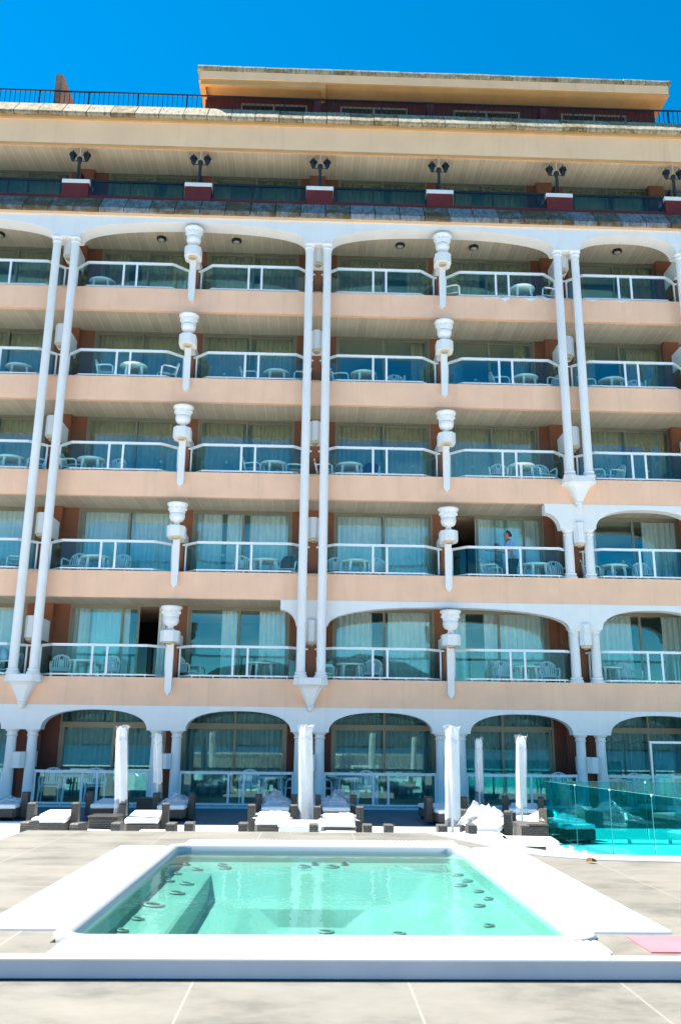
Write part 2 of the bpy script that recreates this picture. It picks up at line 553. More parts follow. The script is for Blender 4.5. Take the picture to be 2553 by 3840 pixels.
# far shore behind the camera (seen only as a reflection in the panes)
def hills():
    bm = bmesh.new()
    nx, ny = 90, 14
    g = []
    for j in range(ny + 1):
        row = []
        for i in range(nx + 1):
            a = R(200 + 140 * i / nx)
            rr = 1300 + 1700 * j / ny
            hgt = 165 * math.sin(math.pi * min(1, j / ny * 1.15)) * (0.75 + 0.35 * math.sin(i * 0.31) + 0.2 * math.sin(i * 0.83 + j)) + rnd.uniform(-2, 4)
            row.append(bm.verts.new((rr * math.cos(a), rr * math.sin(a), -14.5 + max(0, hgt))))
        g.append(row)
    for j in range(ny):
        for i in range(nx):
            bm.faces.new((g[j][i], g[j][i + 1], g[j + 1][i + 1], g[j + 1][i]))
    q = MB(); q.bm.free(); q.bm = bm
    return struct(q.build('hills', 'hill', smooth=60))
hl = hills()
tb = MB()
for i in range(240):
    a = R(rnd.uniform(225, 315)); rr = rnd.uniform(1330, 1900)
    x, y = rr * math.cos(a), rr * math.sin(a)
    z = -14 + 150 * math.sin(math.pi * min(1, (rr - 1300) / 1700 * 1.15)) * 0.8
    w, d, h = rnd.uniform(3, 9), rnd.uniform(3, 8), rnd.uniform(2, 7)
    tb.box(x - w, x + w, y - d, y + d, z - 8, z + h)
struct(tb.build('town', 'townwall'), 'stuff')

# spa deck with a hole for the tub
DZ = -1.575
def fill_with_hole(outer, inner, z, z_bottom, name, mat):
    bm = bmesh.new()
    es = []
    for loop in ([outer] + ([inner] if inner else [])):
        vs = [bm.verts.new((x, y, z)) for x, y in loop]
        for i in range(len(vs)):
            es.append(bm.edges.new((vs[i], vs[(i + 1) % len(vs)])))
    bmesh.ops.triangle_fill(bm, edges=es, use_beauty=True)
    bd = [e for e in bm.edges if len(e.link_faces) == 1]
    ex = bmesh.ops.extrude_edge_only(bm, edges=bd)
    for v in [g for g in ex['geom'] if isinstance(g, bmesh.types.BMVert)]:
        v.co.z = z_bottom
    q = MB(); q.bm.free(); q.bm = bm
    return q.build(name, mat)
hole = [(-1.02, -19.58), (1.19, -19.58), (1.19, -16.38), (-1.02, -16.38)]
outer = [(-2.44, -19.80), (5.5, -19.80), (5.5, -17.34), (2.6, -17.14), (1.98, -17.06), (1.66, -16.86), (1.46, -16.5), (1.0, -15.32), (-2.43, -15.36)]
struct(fill_with_hole(outer, hole, DZ, GZ, 'spa_deck', 'decktile'))
cop = [(1.0, -15.32), (1.46, -16.5), (1.66, -16.86), (1.98, -17.06), (2.6, -17.14), (5.5, -17.34), (5.5, -17.0), (2.62, -16.81), (2.1, -16.75), (1.83, -16.62), (1.66, -16.36), (1.36, -15.28)]
struct(fill_with_hole(cop, None, DZ + 0.004, GZ, 'deck_coping', 'coping_deck'))
b = MB(); b.box(-8, 8, -27, -19.84, GZ, -1.642)
struct(b.build('lower_deck', 'decktile'))
b = MB(); b.box(-8, 8, -19.86, -19.801, -1.576, -1.566, 0.004)
struct(b.build('deck_edging', 'acrylic', smooth=40))
b = MB(); b.box(-8, 8, -19.853, -19.805, -1.636, -1.577)
struct(b.build('deck_step', 'edging_shaded'))

# ------------------------------------------------------------------ hotel building
HT = thing('hotel_building', 'peach and white seaside hotel with six rows of railed balconies over arched ground floor', 'hotel', (0, 0, GZ))
def P(mb, name, mat, smooth=None, parent=HT):
    return mb.build(name, mat, parent, smooth)

CB = [-14.98, -7.51, -0.03, 7.433, 11.17]         # column pairs
UB = [-11.245, -3.77, 3.70]                       # urn brackets
BND = [-14.98, -11.245, -7.51, -3.77, -0.03, 3.70, 7.433, 11.17, 14.905]
XL, XR = -15.6, 15.6

# storey slabs, bands, soffits
for k in range(0, 5):
    z = k * H
    q = MB()
    q.prism([(0.0, z), (0.06, z), (0.16, z + 0.02), (5.6, z + 0.02), (5.6, z + 0.5), (0.16, z + 0.5), (0.16, z + 0.73), (0.0, z + 0.73)], XL, XR, 'X')
    P(q, 'balcony_slab', 'pink')
    q = MB(); q.box(XL, XR, 0.17, 1.44, z + 0.004, z + 0.018)
    P(q, 'soffit', 'soffit')
q = MB(); q.prism([(0.1, 14.27), (5.6, 14.27), (5.6, 14.75), (0.1, 14.75)], XL, XR, 'X')
P(q, 'balcony_slab', 'pink')
q = MB(); q.box(XL, XR, 0.11, 1.44, 14.254, 14.268)
P(q, 'soffit', 'soffit')
q = MB(); q.box(XL, XR, 0.0, 10, -2.85, -2.5)
P(q, 'ground_slab', 'paving')
# deep top band over the lamp balcony
q = MB()
q.prism([(0.0, 17.02), (0.08, 17.02), (0.2, 17.075), (10, 17.075), (10, 18.2), (0.2, 18.2), (0.0, 18.02)], XL, XR, 'X')
P(q, 'top_band', 'peach_light')
q = MB(); q.box(XL, XR, 0.21, 1.44, 17.05, 17.072)
P(q, 'soffit', 'soffit_light')
q = MB(); q.box(XL, XR, -0.003, 0.05, 17.0, 17.045)
P(q, 'drip_moulding', 'orange')

# window rows: pane openings, walls, curtains
def wins(i0):
    """opening of half bay i0: window leans towards the shared wall with the urn"""
    a, c = BND[i0], BND[i0 + 1]
    if a in CB:
        return a + 0.60, a + 3.52
    return a + 0.19, a + 3.11
WIN = [wins(i) for i in range(8)]
WIN[6] = (8.03, 10.93); WIN[7] = (11.36, 14.28)
CUR = {  # storey -> half bay -> closed stretches of curtain, as fractions of the opening
    5: {1: [(0, .12), (.45, 1)], 2: [(0, .30), (.42, 1)], 3: [(0, .52), (.56, 1)], 4: [(0, .5), (.76, 1)], 5: [(0, .45), (.5, 1)], 6: [(.6, 1)]},
    4: {3: [(0, .48), (.55, 1)], 4: [(.80, .95)], 5: [(0, .09), (.78, .93)], 6: [(0, .27), (.6, 1)]},
    3: {3: [(0, .47), (.54, 1)]},
    2: {5: [(.30, .62), (.64, 1)], 6: [(0, .16), (.62, 1)], 3: [(0, .3), (.33, .52), (.56, 1)]},
    1: {2: [(0, .58), (.84, 1)], 3: [(.32, .49), (.69, 1)], 4: [(0, .40), (.54, 1)], 5: [(0, .20), (.36, 1)], 6: [(0, .45), (.74, 1)]},
    6: {1: [(.40, .95)], 2: [(.0, .55), (.62, 1)], 3: [(0, .22), (.55, 1)], 4: [(0, .5), (.6, 1)], 5: [(0, .4), (.5, 1)], 6: [(0, .5), (.62, 1)]},
}
def curtain(q, xa, xb, z0, z1, y, rg):
    n = max(6, int((xb - xa) / 0.026))
    lo, hi = [], []
    ph = rg.uniform(0, 6)
    for j in range(n + 1):
        x = xa + (xb - xa) * j / n
        f = x * 2 * math.pi / 0.155 + ph + 0.9 * math.sin(x * 5.1 + ph)
        dy = 0.035 * math.sin(f) + 0.012 * math.sin(f * 2.3 + 1)
        lo.append(q.bm.verts.new((x + 0.008 * math.cos(f), y + dy * 1.1, z0)))
        hi.append(q.bm.verts.new((x, y + dy * 0.8, z1)))
    for j in range(n):
        q.bm.faces.new((lo[j], lo[j + 1], hi[j + 1], hi[j]))
def window(row, i, y=1.5):
    rg = random.Random(row * 31 + i)
    xa, xb = WIN[i]
    if row == 0:
        z0, z1 = -2.5, 0.015
    else:
        z0, z1 = (row - 1) * H + 0.5, row * H + 0.015
    w = 0.055
    xm = (xa + xb) / 2 + 0.02
    q = MB()
    q.box(xa, xa + w, y - 0.05, y + 0.09, z0, z1)
    q.box(xb - w, xb, y - 0.05, y + 0.09, z0, z1)
    q.box(xa + w, xb - w, y - 0.05, y + 0.09, z1 - w, z1)
    q.box(xa + w, xb - w, y - 0.05, y + 0.09, z0, z0 + w)
    top = z1 - w
    if row == 0:
        top = -0.50
        q.box(xa + w, xb - w, y - 0.055, y + 0.09, top, top + 0.09)
        q.box(xm - 0.03, xm + 0.03, y - 0.04, y + 0.06, top + 0.09, z1 - w)
    # two sliding leaves
    s = 0.065
    opened = (row == 2 and i == 5)
    x1a, x1b, x2a, x2b = xa + w, xm + s / 2, xm - s / 2, xb - w
    if opened:
        x1a += 0.85; x1b += 0.85
    if row == 1 and i == 2:
        x2a -= 0.9; x2b -= 0.9
    for (a, c, yy) in ((x1a, x1b, y - 0.02), (x2a, x2b, y + 0.03)):
        q.box(a, a + s, yy, yy + 0.038, z0 + w, top)
        q.box(c - s, c, yy, yy + 0.038, z0 + w, top)
        q.box(a + s, c - s, yy, yy + 0.038, top - s, top)
        q.box(a + s, c - s, yy, yy + 0.038, z0 + w, z0 + w + s)
    wd = P(q, 'window', 'bronze')
    for (a, c, yy) in ((x1a, x1b, y - 0.005), (x2a, x2b, y + 0.045)):
        g = MB(); g.box(a + s, c - s, yy, yy + 0.008, z0 + w + s, top - s)
        g.build('pane', 'pane', wd)
    if row == 0:
        g = MB(); g.box(xa + w, xm - 0.03, y, y + 0.008, top + 0.09, z1 - w); g.box(xm + 0.03, xb - w, y, y + 0.008, top + 0.09, z1 - w)
        g.build('pane', 'pane', wd)
    st = MB()
    for cx in ((x1a + x1b) / 2 + rg.uniform(-.1, .5), (x2a + x2b) / 2 + rg.uniform(-.1, .3)):
        zc = z0 + 1.02
        yy = y - 0.012 if cx < xm else y + 0.038
        st.prism([(cx + 0.05 * math.cos(t * math.pi / 6), zc + 0.05 * math.sin(t * math.pi / 6)) for t in range(12)], yy, yy + 0.003, 'Y')
    if row:
        st.build('door_sticker', 'sticker', wd)
    q = MB()
    for (f0, f1) in CUR.get(row, {}).get(i, [(0, .495), (.505, 1)]):
        curtain(q, xa + (xb - xa) * f0 + 0.03, xa + (xb - xa) * f1 - 0.03, z0 + 0.03, z1 - 0.03, y + 0.2, rg)
    q.build('curtain', ('curtain_shaded' if row == 0 else 'curtain_white' if row < 3 else 'curtain_beige'), wd, 60)
for row in range(0, 7):
    for i in range(8):
        window(row, i)
    z0, z1 = (-2.5, 0.02) if row == 0 else ((row - 1) * H + 0.5, row * H + 0.02)
    if row == 6:
        z1 = 17.075
    xs = [XL] + [v for w in WIN for v in w] + [XR]
    for a, c in zip(xs[::2], xs[1::2]):
        q = MB(); q.box(a, c, 1.45, 1.72, z0, z1); P(q, 'wall', 'brown' if row else 'shaded_brown_plaster')
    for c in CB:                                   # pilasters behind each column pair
        q = MB(); q.box(c - 0.33, c + 0.16, 1.25, 1.45, z0, z1); P(q, 'pilaster', 'brown' if row else 'shaded_brown_plaster')
    for c in BND:                                  # rooms: party walls and back wall
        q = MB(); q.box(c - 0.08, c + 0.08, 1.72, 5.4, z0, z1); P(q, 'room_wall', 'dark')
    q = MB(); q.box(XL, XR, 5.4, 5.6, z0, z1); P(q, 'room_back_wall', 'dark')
for bx in ((XL, XR, 5.6, 10, GZ, 17.07), (XL - 0.2, XL, 0.0, 10, GZ, 17.0), (XR, XR + 0.2, 0.0, 10, GZ, 17.0)):
    q = MB(); q.box(*bx); P(q, 'outer_wall', 'pink')

# railings
def railing(z, i, ground=False):
    a, c = BND[i], BND[i + 1]
    xa = a + (0.60 if a in CB else 0.56); xb = c - (0.60 if c in CB else 0.62)
    ea, eb = a + 0.19, c - 0.19
    yf, ye = 0.07, 0.44
    if ground:
        yf, ye = 0.03, 0.2
        xa, xb, ea, eb = a + 0.72, c - 0.72, a + 0.42, c - 0.42
    zt, zb = z + 1.60, z + 0.795
    q = MB()
    q.box(xa, xb, yf - 0.032, yf + 0.032, zt - 0.068, zt)
    q.box(xa, xb, yf - 0.018, yf + 0.018, zb - 0.02, zb + 0.02)
    for (p0, p1) in (((xa, yf), (ea, ye)), ((xb, yf), (eb, ye))):
        q.bar((*p0, zt - 0.034), (*p1, zt - 0.034), 0.062, 0.066)
        q.bar((*p0, zb), (*p1, zb), 0.036, 0.038)
        q.box(p1[0] - 0.022, p1[0] + 0.022, ye - 0.022, ye + 0.022, z + 0.5, zt - 0.061)
    for e, d in ((ea, -1), (eb, 1)):
        q.box(min(e, e + d * 0.1), max(e, e + d * 0.1), ye - 0.018, ye + 0.018, zt - 0.057, zt - 0.012)
    xm = (xa + xb) / 2
    for x in (xm - 0.195, xm + 0.195):
        q.box(x - 0.029, x + 0.029, yf - 0.02, yf + 0.02, zb + 0.02, zt - 0.068)
    for x in (xa + 0.03, xm - 0.7, xm, xm + 0.7, xb - 0.03):
        q.box(x - 0.014, x + 0.014, yf - 0.014, yf + 0.014, z + 0.73, zb - 0.02)
    r = P(q, 'railing', 'whitemetal')
    for (p0, p1) in ((xa + 0.004, xm - 0.222), (xm - 0.168, xm + 0.168), (xm + 0.222, xb - 0.004)):
        g = MB(); g.box(p0, p1, yf - 0.004, yf + 0.004, zb + 0.022, zt - 0.062)
        g.build('glass_panel', 'railglass', r)
    for (p0, p1) in (((xa, yf), (ea, ye)), ((xb, yf), (eb, ye))):
        g = MB()
        u = (Vector((*p1, 0)) - Vector((*p0, 0)))
        s0 = Vector((*p0, 0)) + u * 0.03; s1 = Vector((*p1, 0)) - u * 0.06
        g.bar((s0.x, s0.y, (zb + zt) / 2 - 0.02), (s1.x, s1.y, (zb + zt) / 2 - 0.02), 0.008, zt - zb - 0.085)
        g.build('glass_panel', 'railglass', r)
for k in range(5):
    for i in range(1, 7):
        railing(k * H, i)
for i in range(1, 7):
    railing(-2.5 - 0.79 + 0.05, i, True)

# low partition walls below, light boxes (columns) and brackets + urns
for k in range(-1, 5):
    z = k * H if k >= 0 else -3.0
    fl = z + 0.5
    for c in CB:
        q = MB()
        zz = (z + 1.73, z + 2.31) if k >= 0 else (-1.60, -1.20)
        q.box(c - 0.13, c + 0.13, 0.46, 1.25, fl, zz[0])
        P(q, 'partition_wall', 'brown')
        q = MB()
        q.prism([(c - 0.165, 1.1), (c - 0.165, 0.03), (c - 0.07, -0.1), (c + 0.07, -0.1), (c + 0.165, 0.03), (c + 0.165, 1.1)], zz[0], zz[1], 'Z')
        lb = P(q, 'light_box', 'white')
        if k >= 0:
            q = MB(); q.lathe([(0.13, zz[0] - 0.003), (0.135, zz[0] - 0.05), (0.11, zz[0] - 0.075)], c, 0.06, 16)
            q.build('lamp_ring', 'cream', lb, 40)
            q = MB(); q.lathe([(0.095, zz[0] - 0.077), (0.06, zz[0] - 0.11), (0.02, zz[0] - 0.12)], c, 0.06, 14)
            q.build('lamp_lens', 'lens', lb, 60)
    if k >= 0:
        for c in UB:
            q = MB(); q.box(c - 0.12, c + 0.12, 0.46, 1.45, fl, z + 1.63)
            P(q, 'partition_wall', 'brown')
            q = MB()
            q.prism([(c - 0.24, 0.0), (c - 0.24, -0.33), (c - 0.12, -0.47), (c + 0.12, -0.47), (c + 0.24, -0.33), (c + 0.24, 0.0), (c + 0.15, 0.1), (c + 0.15, 1.1), (c - 0.15, 1.1), (c - 0.15, 0.1)], z + 1.64, z + 1.93, 'Z')
            br = P(q, 'bracket', 'white')
            q = MB(); q.lathe([(0.125, z + 1.637), (0.13, z + 1.60), (0.10, z + 1.59)], c, -0.27, 18)
            q.build('lamp_ring', 'cream', br, 40)
            q = MB(); q.lathe([(0.09, z + 1.588), (0.05, z + 1.572)], c, -0.27, 14)
            q.build('lamp_lens', 'lens', br, 60)
            q = MB()
            q.prism([(c - 0.09, z + 0.38), (c, z + 0.25), (c + 0.09, z + 0.38), (c + 0.09, z + 1.637), (c - 0.09, z + 1.637)], -0.125, -0.002, 'Y')
            q.build('pointed_stem', 'white', br)
            q = MB()
            q.lathe([(0.0, z + 1.932), (0.13, z + 1.932), (0.125, z + 1.965), (0.085, z + 1.99), (0.075, z + 2.05), (0.10, z + 2.07), (0.16, z + 2.09), (0.20, z + 2.15), (0.215, z + 2.22),
                     (0.205, z + 2.29), (0.195, z + 2.30), (0.20, z + 2.31), (0.215, z + 2.325), (0.215, z + 2.34), (0.222, z + 2.42), (0.24, z + 2.49), (0.275, z + 2.52), (0.287, z + 2.555), (0.275, z + 2.58), (0.25, z + 2.58), (0.21, z + 2.50), (0.0, z + 2.48)], c, -0.24, 28, caps=False)
            for t in range(7):
                a = R(180 + t * 30)
                q.box(c + 0.228 * math.cos(a) - 0.03, c + 0.228 * math.cos(a) + 0.03, -0.24 + 0.228 * math.sin(a) - 0.012, -0.24 + 0.228 * math.sin(a) + 0.012, z + 2.38, z + 2.45, 0.01)
            P(q, 'urn', 'white', 50)
# bare patches where the paint has flaked off the edge of the top band
q = MB()
for x, w, h in ((5.02, 0.10, 0.07), (5.35, 0.30, 0.05), (5.62, 0.16, 0.17), (6.4, 0.22, 0.11), (6.9, 0.15, 0.08), (2.5, 0.3, 0.05), (8.3, 0.25, 0.06), (9.2, 0.3, 0.07)):
    zt = 4 * H + 0.729
    q.prism([(x - w, zt), (x - w * 0.5, zt - h * 0.6), (x - w * 0.1, zt - h), (x + w * 0.4, zt - h * 0.5), (x + w, zt)], -0.004, -0.001, 'Y')
pp = P(q, 'paint_patch', 'white'); pp['kind'] = 'stuff'
# ground floor walls between rooms behind the urn columns
for c in UB:
    q = MB(); q.box(c - 0.13, c + 0.13, 0.5, 1.45, -2.5, -1.6)
    P(q, 'partition_wall', 'brown')
    q = MB(); q.prism([(c - 0.165, 1.1), (c - 0.165, 0.03), (c - 0.07, -0.1), (c + 0.07, -0.1), (c + 0.165, 0.03), (c + 0.165, 1.1)], -1.59, -1.21, 'Z')
    P(q, 'light_box', 'white')

# cream junction boxes on the bands between the tall columns
for c, ks in ((-7.51, (1, 2, 3, 4)), (-0.03, (1, 2, 3, 4)), (7.433, (3, 4))):
    for k in ks:
        z = k * H + 0.68
        q = MB()
        q.box(c - 0.11, c + 0.11, -0.05, -0.003, z, z + 0.035)
        for d in (-0.07, 0, 0.07):
            q.box(c + d - 0.02, c + d + 0.02, -0.06, -0.051, z - 0.03, z + 0.05, 0.004)
        q.box(c + 0.17, c + 0.18, -0.012, -0.003, z - 0.62, z - 0.0)
        P(q, 'junction_box', 'cream')

# arches
def arch_pts(x0, x1, zs, zc, n=28, ex=2.35):
    out = []
    for j in range(n + 1):
        t = math.pi * (1 - j / n)
        cu, su = math.cos(t), math.sin(t)
        u = math.copysign(abs(cu) ** (2 / ex), cu); v = abs(su) ** (2 / ex)
        out.append(((x0 + x1) / 2 + (x1 - x0) / 2 * u, zs + (zc - zs) * v))
    return out
def screen(name, left, spans, right, zs, ztop, y0, y1, ends=None):
    low = []
    if ends == 'bracket':
        for j in range(13):
            t = j / 12 * math.pi / 2
            low.append((left + 0.42 * math.sin(t), zs + (ztop - 0.27 - zs) * math.cos(t)))
    else:
        low.append((left, zs))
    for (a, c, zc) in spans:
        low += arch_pts(a, c, zs, zc)
    low.append((right, zs))
    q = MB()
    rows = [[q.bm.verts.new((x, y, z)) for x, z in low] for y in (y0, y1)]
    tops = [[q.bm.verts.new((x, y, ztop)) for x, z in low] for y in (y0, y1)]
    for j in range(len(low) - 1):
        for r, t in zip(rows, tops):
            q.bm.faces.new((r[j], r[j + 1], t[j + 1], t[j]))
        q.bm.faces.new((rows[0][j], rows[0][j + 1], rows[1][j + 1], rows[1][j]))
        q.bm.faces.new((tops[0][j], tops[0][j + 1], tops[1][j + 1], tops[1][j]))
    for j in (0, -1):
        q.bm.faces.new((rows[0][j], rows[1][j], tops[1][j], tops[0][j]))
    return P(q, name, 'white', 30)
o = 0.40
screen('arch_screen', XL, [(CB[0] + o, CB[1] - o, 14.10), (CB[1] + o, CB[2] - o, 14.10), (CB[2] + o, CB[3] - o, 14.10), (CB[3] + o, CB[4] - o, 14.10), (CB[4] + o, 15.0, 14.10)], XR, 13.53, 14.42, -0.42, 0.098)
screen('arch_screen', -0.88, [(0.41, 6.99, 2.70), (7.90, 10.72, 2.70), (11.62, 14.5, 2.70)], XR, 2.16, 2.848, -0.012, 0.30, 'bracket')
screen('arch_screen', 6.47, [(7.90, 10.72, 5.56), (11.62, 14.5, 5.56)], XR, 4.98, 5.698, -0.012, 0.30, 'bracket')
gs = []
for a, c in zip(BND, BND[1:]):
    gs.append((a + 0.50, c - 0.50, -0.115))
screen('arch_screen', XL, gs, XR, -0.635, -0.002, -0.01, 0.36)

# columns
def column(x, y, z0, z1, r0=0.128, r1=0.118, cap=True, base=True):
    q = MB(); q.lathe([(r0, z0), (r0 * 1.0, z0 + (z1 - z0) * 0.3), (r1, z1)], x, y, 24)
    c = P(q, 'column', 'white', 40)
    if cap:
        q = MB(); q.lathe([(r1 * 1.02, z1 - 0.17), (r1 * 1.22, z1 - 0.155), (r1 * 1.22, z1 - 0.13), (r1 * 1.06, z1 - 0.12), (r1 * 1.1, z1 - 0.06), (r1 * 1.42, z1 - 0.035), (r1 * 1.48, z1 + 0.0)], x, y, 24)
        q.build('capital', 'white', c, 40)
    if base:
        q = MB(); q.lathe([(r0 * 1.55, z0 - 0.0), (r0 * 1.45, z0 + 0.05), (r0 * 1.12, z0 + 0.10), (r0 * 1.28, z0 + 0.115), (r0 * 1.28, z0 + 0.14), (r0 * 1.03, z0 + 0.15)], x, y, 24)
        q.build('column_base', 'white', c, 40)
def corbel(cx, zt):
    q = MB()
    def sec(wx, d, z):
        ch = min(wx, d) * 0.35
        return [(cx - wx, -0.002, z), (cx - wx, -d + ch, z), (cx - wx + ch, -d, z), (cx + wx - ch, -d, z), (cx + wx, -d + ch, z), (cx + wx, -0.002, z)]
    q.loft([sec(0.43, 0.44, zt), sec(0.46, 0.47, zt - 0.15), sec(0.46, 0.47, zt - 0.18), sec(0.36, 0.42, zt - 0.21), sec(0.26, 0.36, zt - 0.33), sec(0.16, 0.28, zt - 0.53), sec(0.095, 0.22, zt - 0.69)])
    c = P(q, 'corbel', 'white', 35)
    q = MB(); q.lathe([(0.085, zt - 0.687), (0.115, zt - 0.70), (0.115, zt - 0.73), (0.085, zt - 0.75), (0.09, zt - 0.80), (0.07, zt - 0.85), (0.02, zt - 0.875)], cx, -0.115, 20)
    q.build('finial', 'white', c, 50)
for c, zb in ((-14.98, 0.75), (-7.51, 0.75), (-0.03, 0.75), (7.433, 6.42), (11.17, 6.42)):
    for s in (-1, 1):
        column(c + s * 0.268, -0.29, zb + 0.0, 13.53, 0.122, 0.115)
    corbel(c, zb - 0.003)
for c in (7.433, 11.17):
    for k, zt in ((0, 2.16), (1, 4.98)):
        for s in (-1, 1):
            column(c + s * 0.285, 0.145, k * H + 0.73, zt, 0.13, 0.118)
for c in BND:
    for s in (-1, 1):
        column(c + s * 0.268, 0.18, -2.5, -0.637, 0.135, 0.12)

# stone copings, tile by tile
def coping(name, x0, x1, prof, mat, w=0.75, gap=0.011, ys=0):
    q = MB()
    lay = q.bm.verts.layers.float.new('wear')
    x = x0
    while x < x1 - 0.05:
        e = min(x1, x + w)
        n0 = len(q.bm.verts)
        dy, dz = rnd.uniform(-0.008, 0.008), rnd.uniform(-0.006, 0.006)
        q.prism([(p[0] + dy, p[1] + dz) for p in prof], x + gap, e - gap, 'X')
        q.bm.verts.ensure_lookup_table()
        wv = rnd.random()
        for v in q.bm.verts[n0:]:
            v[lay] = wv
        x = e
    return P(q, name, mat)
coping('coping', XL, XR, [(-0.505, 14.345), (-0.52, 14.36), (-0.525, 14.47), (-0.51, 14.495), (-0.06, 15.09), (0.02, 15.09), (0.02, 14.43), (-0.40, 14.425), (-0.41, 14.345)], 'coping_moss')
coping('coping', XL, XR, [(-0.16, 17.99), (-0.175, 18.0), (-0.18, 18.07), (-0.165, 18.10), (0.27, 18.70), (0.33, 18.70), (0.33, 18.22), (0.19, 18.203), (-0.01, 18.02), (-0.05, 17.99)], 'coping')
q = MB(); q.box(XL, XR, -0.46, -0.421, 14.25, 14.343); P(q, 'drip_moulding', 'peach_light')
q = MB(); q.box(XL, XR, -0.07, -0.001, 17.90, 17.985); P(q, 'drip_moulding', 'orange')

# lamp balcony: pedestals, red kerb, smoked glass balustrade, privacy screens
q = MB(); q.box(XL, XR, 0.03, 0.13, 14.75, 15.25); P(q, 'kerb', 'red')
for c in BND:
    q = MB(); q.box(c - 0.40, c + 0.40, -0.01, 0.42, 14.752, 15.63)
    pd = P(q, 'pedestal', 'red')
    q = MB(); q.box(c - 0.42, c + 0.42, -0.035, 0.44, 15.632, 15.755, 0.008)
    q.build('pedestal_cap', 'white', pd)
    q = MB(); q.box(c - 0.02, c + 0.02, 0.46, 1.24, 14.76, 16.35); P(q, 'privacy_screen', 'black')
for a, c in zip(BND, BND[1:]):
    q = MB()
    xa, xb = a + 0.44, c - 0.44
    q.box(xa, xb, 0.05, 0.11, 15.74, 15.80)
    for x in (xa + 0.025, (xa + xb) / 2 - 0.2, xb - 0.025):
        q.box(x - 0.02, x + 0.02, 0.06, 0.10, 15.252, 15.738)
    r = P(q, 'railing', 'black')
    g = MB(); g.box(xa + 0.05, xb - 0.05, 0.076, 0.084, 15.255, 15.735)
    g.build('glass_panel', 'darkglass', r)
# round ceiling lights under the top arches
for x in (-4.92, -2.59, 2.52, 4.84, -9.9, 9.4):
    q = MB(); q.lathe([(0.15, 14.252), (0.15, 14.19), (0.12, 14.17)], x, 0.7, 20)
    cl = P(q, 'ceiling_light', 'black', 40)
    q = MB(); q.lathe([(0.105, 14.168), (0.07, 14.14), (0.02, 14.13)], x, 0.7, 16)
    q.build('lamp_lens', 'lens', cl, 50)

# penthouse
q = MB(); q.box(-3.9, 11.25, 1.25, 8.0, 18.2, 20.0)
P(q, 'penthouse_wall', 'slatwall')
q = MB(); q.box(-4.05, 11.5, 0.52, 8.3, 20.0, 20.34)
P(q, 'penthouse_roof', 'orange')
q = MB(); q.prism([(-4.03, 20.335), (11.48, 20.335), (11.46, 20.05), (-4.01, 20.05)], 0.49, 0.519, 'Y')
P(q, 'roof_fascia', 'peach_light')
coping('roof_coping', -4.10, 11.56, [(0.44, 20.345), (0.43, 20.46), (0.47, 20.53), (0.75, 20.56), (0.75, 20.345)], 'coping', 0.74)
for y in (0.76, 2.3, 3.9, 5.5):
    q = MB(); q.box(-4.10, -3.6, y, y + 1.5, 20.342, 20.5); q.box(11.1, 11.56, y, y + 1.5, 20.342, 20.5)
    P(q, 'roof_coping', 'coping')
q = MB()
q.box(-3.98, 0.1, 0.54, 0.66, 19.86, 19.998); q.box(-3.98, -3.84, 0.661, 1.249, 19.86, 19.998); q.box(-0.04, 0.1, 0.661, 1.249, 19.86, 19.998)
P(q, 'soffit_beam', 'orange')
for x0, x1 in ((-2.72, -0.5), (0.6, 2.85), (4.4, 6.65), (8.05, 10.28)):
    q = MB()
    z0, z1 = 18.25, 19.72
    q.box(x0, x1, 1.20, 1.249, z1 - 0.07, z1); q.box(x0, x0 + 0.06, 1.20, 1.249, z0, z1 - 0.07); q.box(x1 - 0.06, x1, 1.20, 1.249, z0, z1 - 0.07)
    q.box((x0 + x1) / 2 - 0.04, (x0 + x1) / 2 + 0.04, 1.20, 1.249, z0, z1 - 0.07)
    w = P(q, 'window', 'bronze')
    q = MB(); q.box(x0 + 0.06, x1 - 0.06, 1.222, 1.246, z0, z1 - 0.071); q.build('pane', 'darkpane', w)
for x in (-0.15, 3.55, 7.3):
    q = MB(); q.box(x - 0.1, x + 0.1, 0.66, 1.248, 18.25, 19.5); P(q, 'partition_wall', 'red')
for x in (-3.3, 0.25, 3.85, 7.75):
    q = MB(); q.lathe([(0.02, 19.42), (0.08, 19.36), (0.085, 19.34), (0.05, 19.12), (0.02, 19.08)], x, 1.1, 8)
    q.box(x - 0.02, x + 0.02, 1.12, 1.248, 19.08, 19.11)
    P(q, 'wall_lantern', 'black')
# ------------------------------------------------------------------ roof railing, fin wall
rr = thing('roof_railing', 'long black metal bar railing along the top edge of the hotel roof', 'railing', (0, 0.42, 18.2))
q = MB(); q.box(XL, XR, 0.40, 0.44, 19.28, 19.32); q.build('top_rail', 'black', rr)
q = MB(); q.box(XL, XR, 0.41, 0.43, 18.74, 18.76); q.build('bottom_rail', 'black', rr)
x = -15.35
while x < XR:
    q = MB(); q.box(x - 0.022, x + 0.022, 0.398, 0.442, 18.2, 19.28); q.build('post', 'black', rr)
    x += 1.57
q = MB()
x = -15.5
while x < XR:
    q.box(x - 0.008, x + 0.008, 0.412, 0.428, 18.76, 19.28)
    x += 0.157
br_ = q.build('bars', 'black', rr); br_['kind'] = 'stuff'
q = MB(); q.prism([(0.6, 18.2), (0.6, 20.1), (0.75, 20.14), (4.2, 20.14), (4.2, 18.2)], -8.69, -8.47, 'X')
tag(q.build('roof_fin_wall', 'brick'), 'narrow tan brick fin wall rising behind the black roof railing', 'wall')

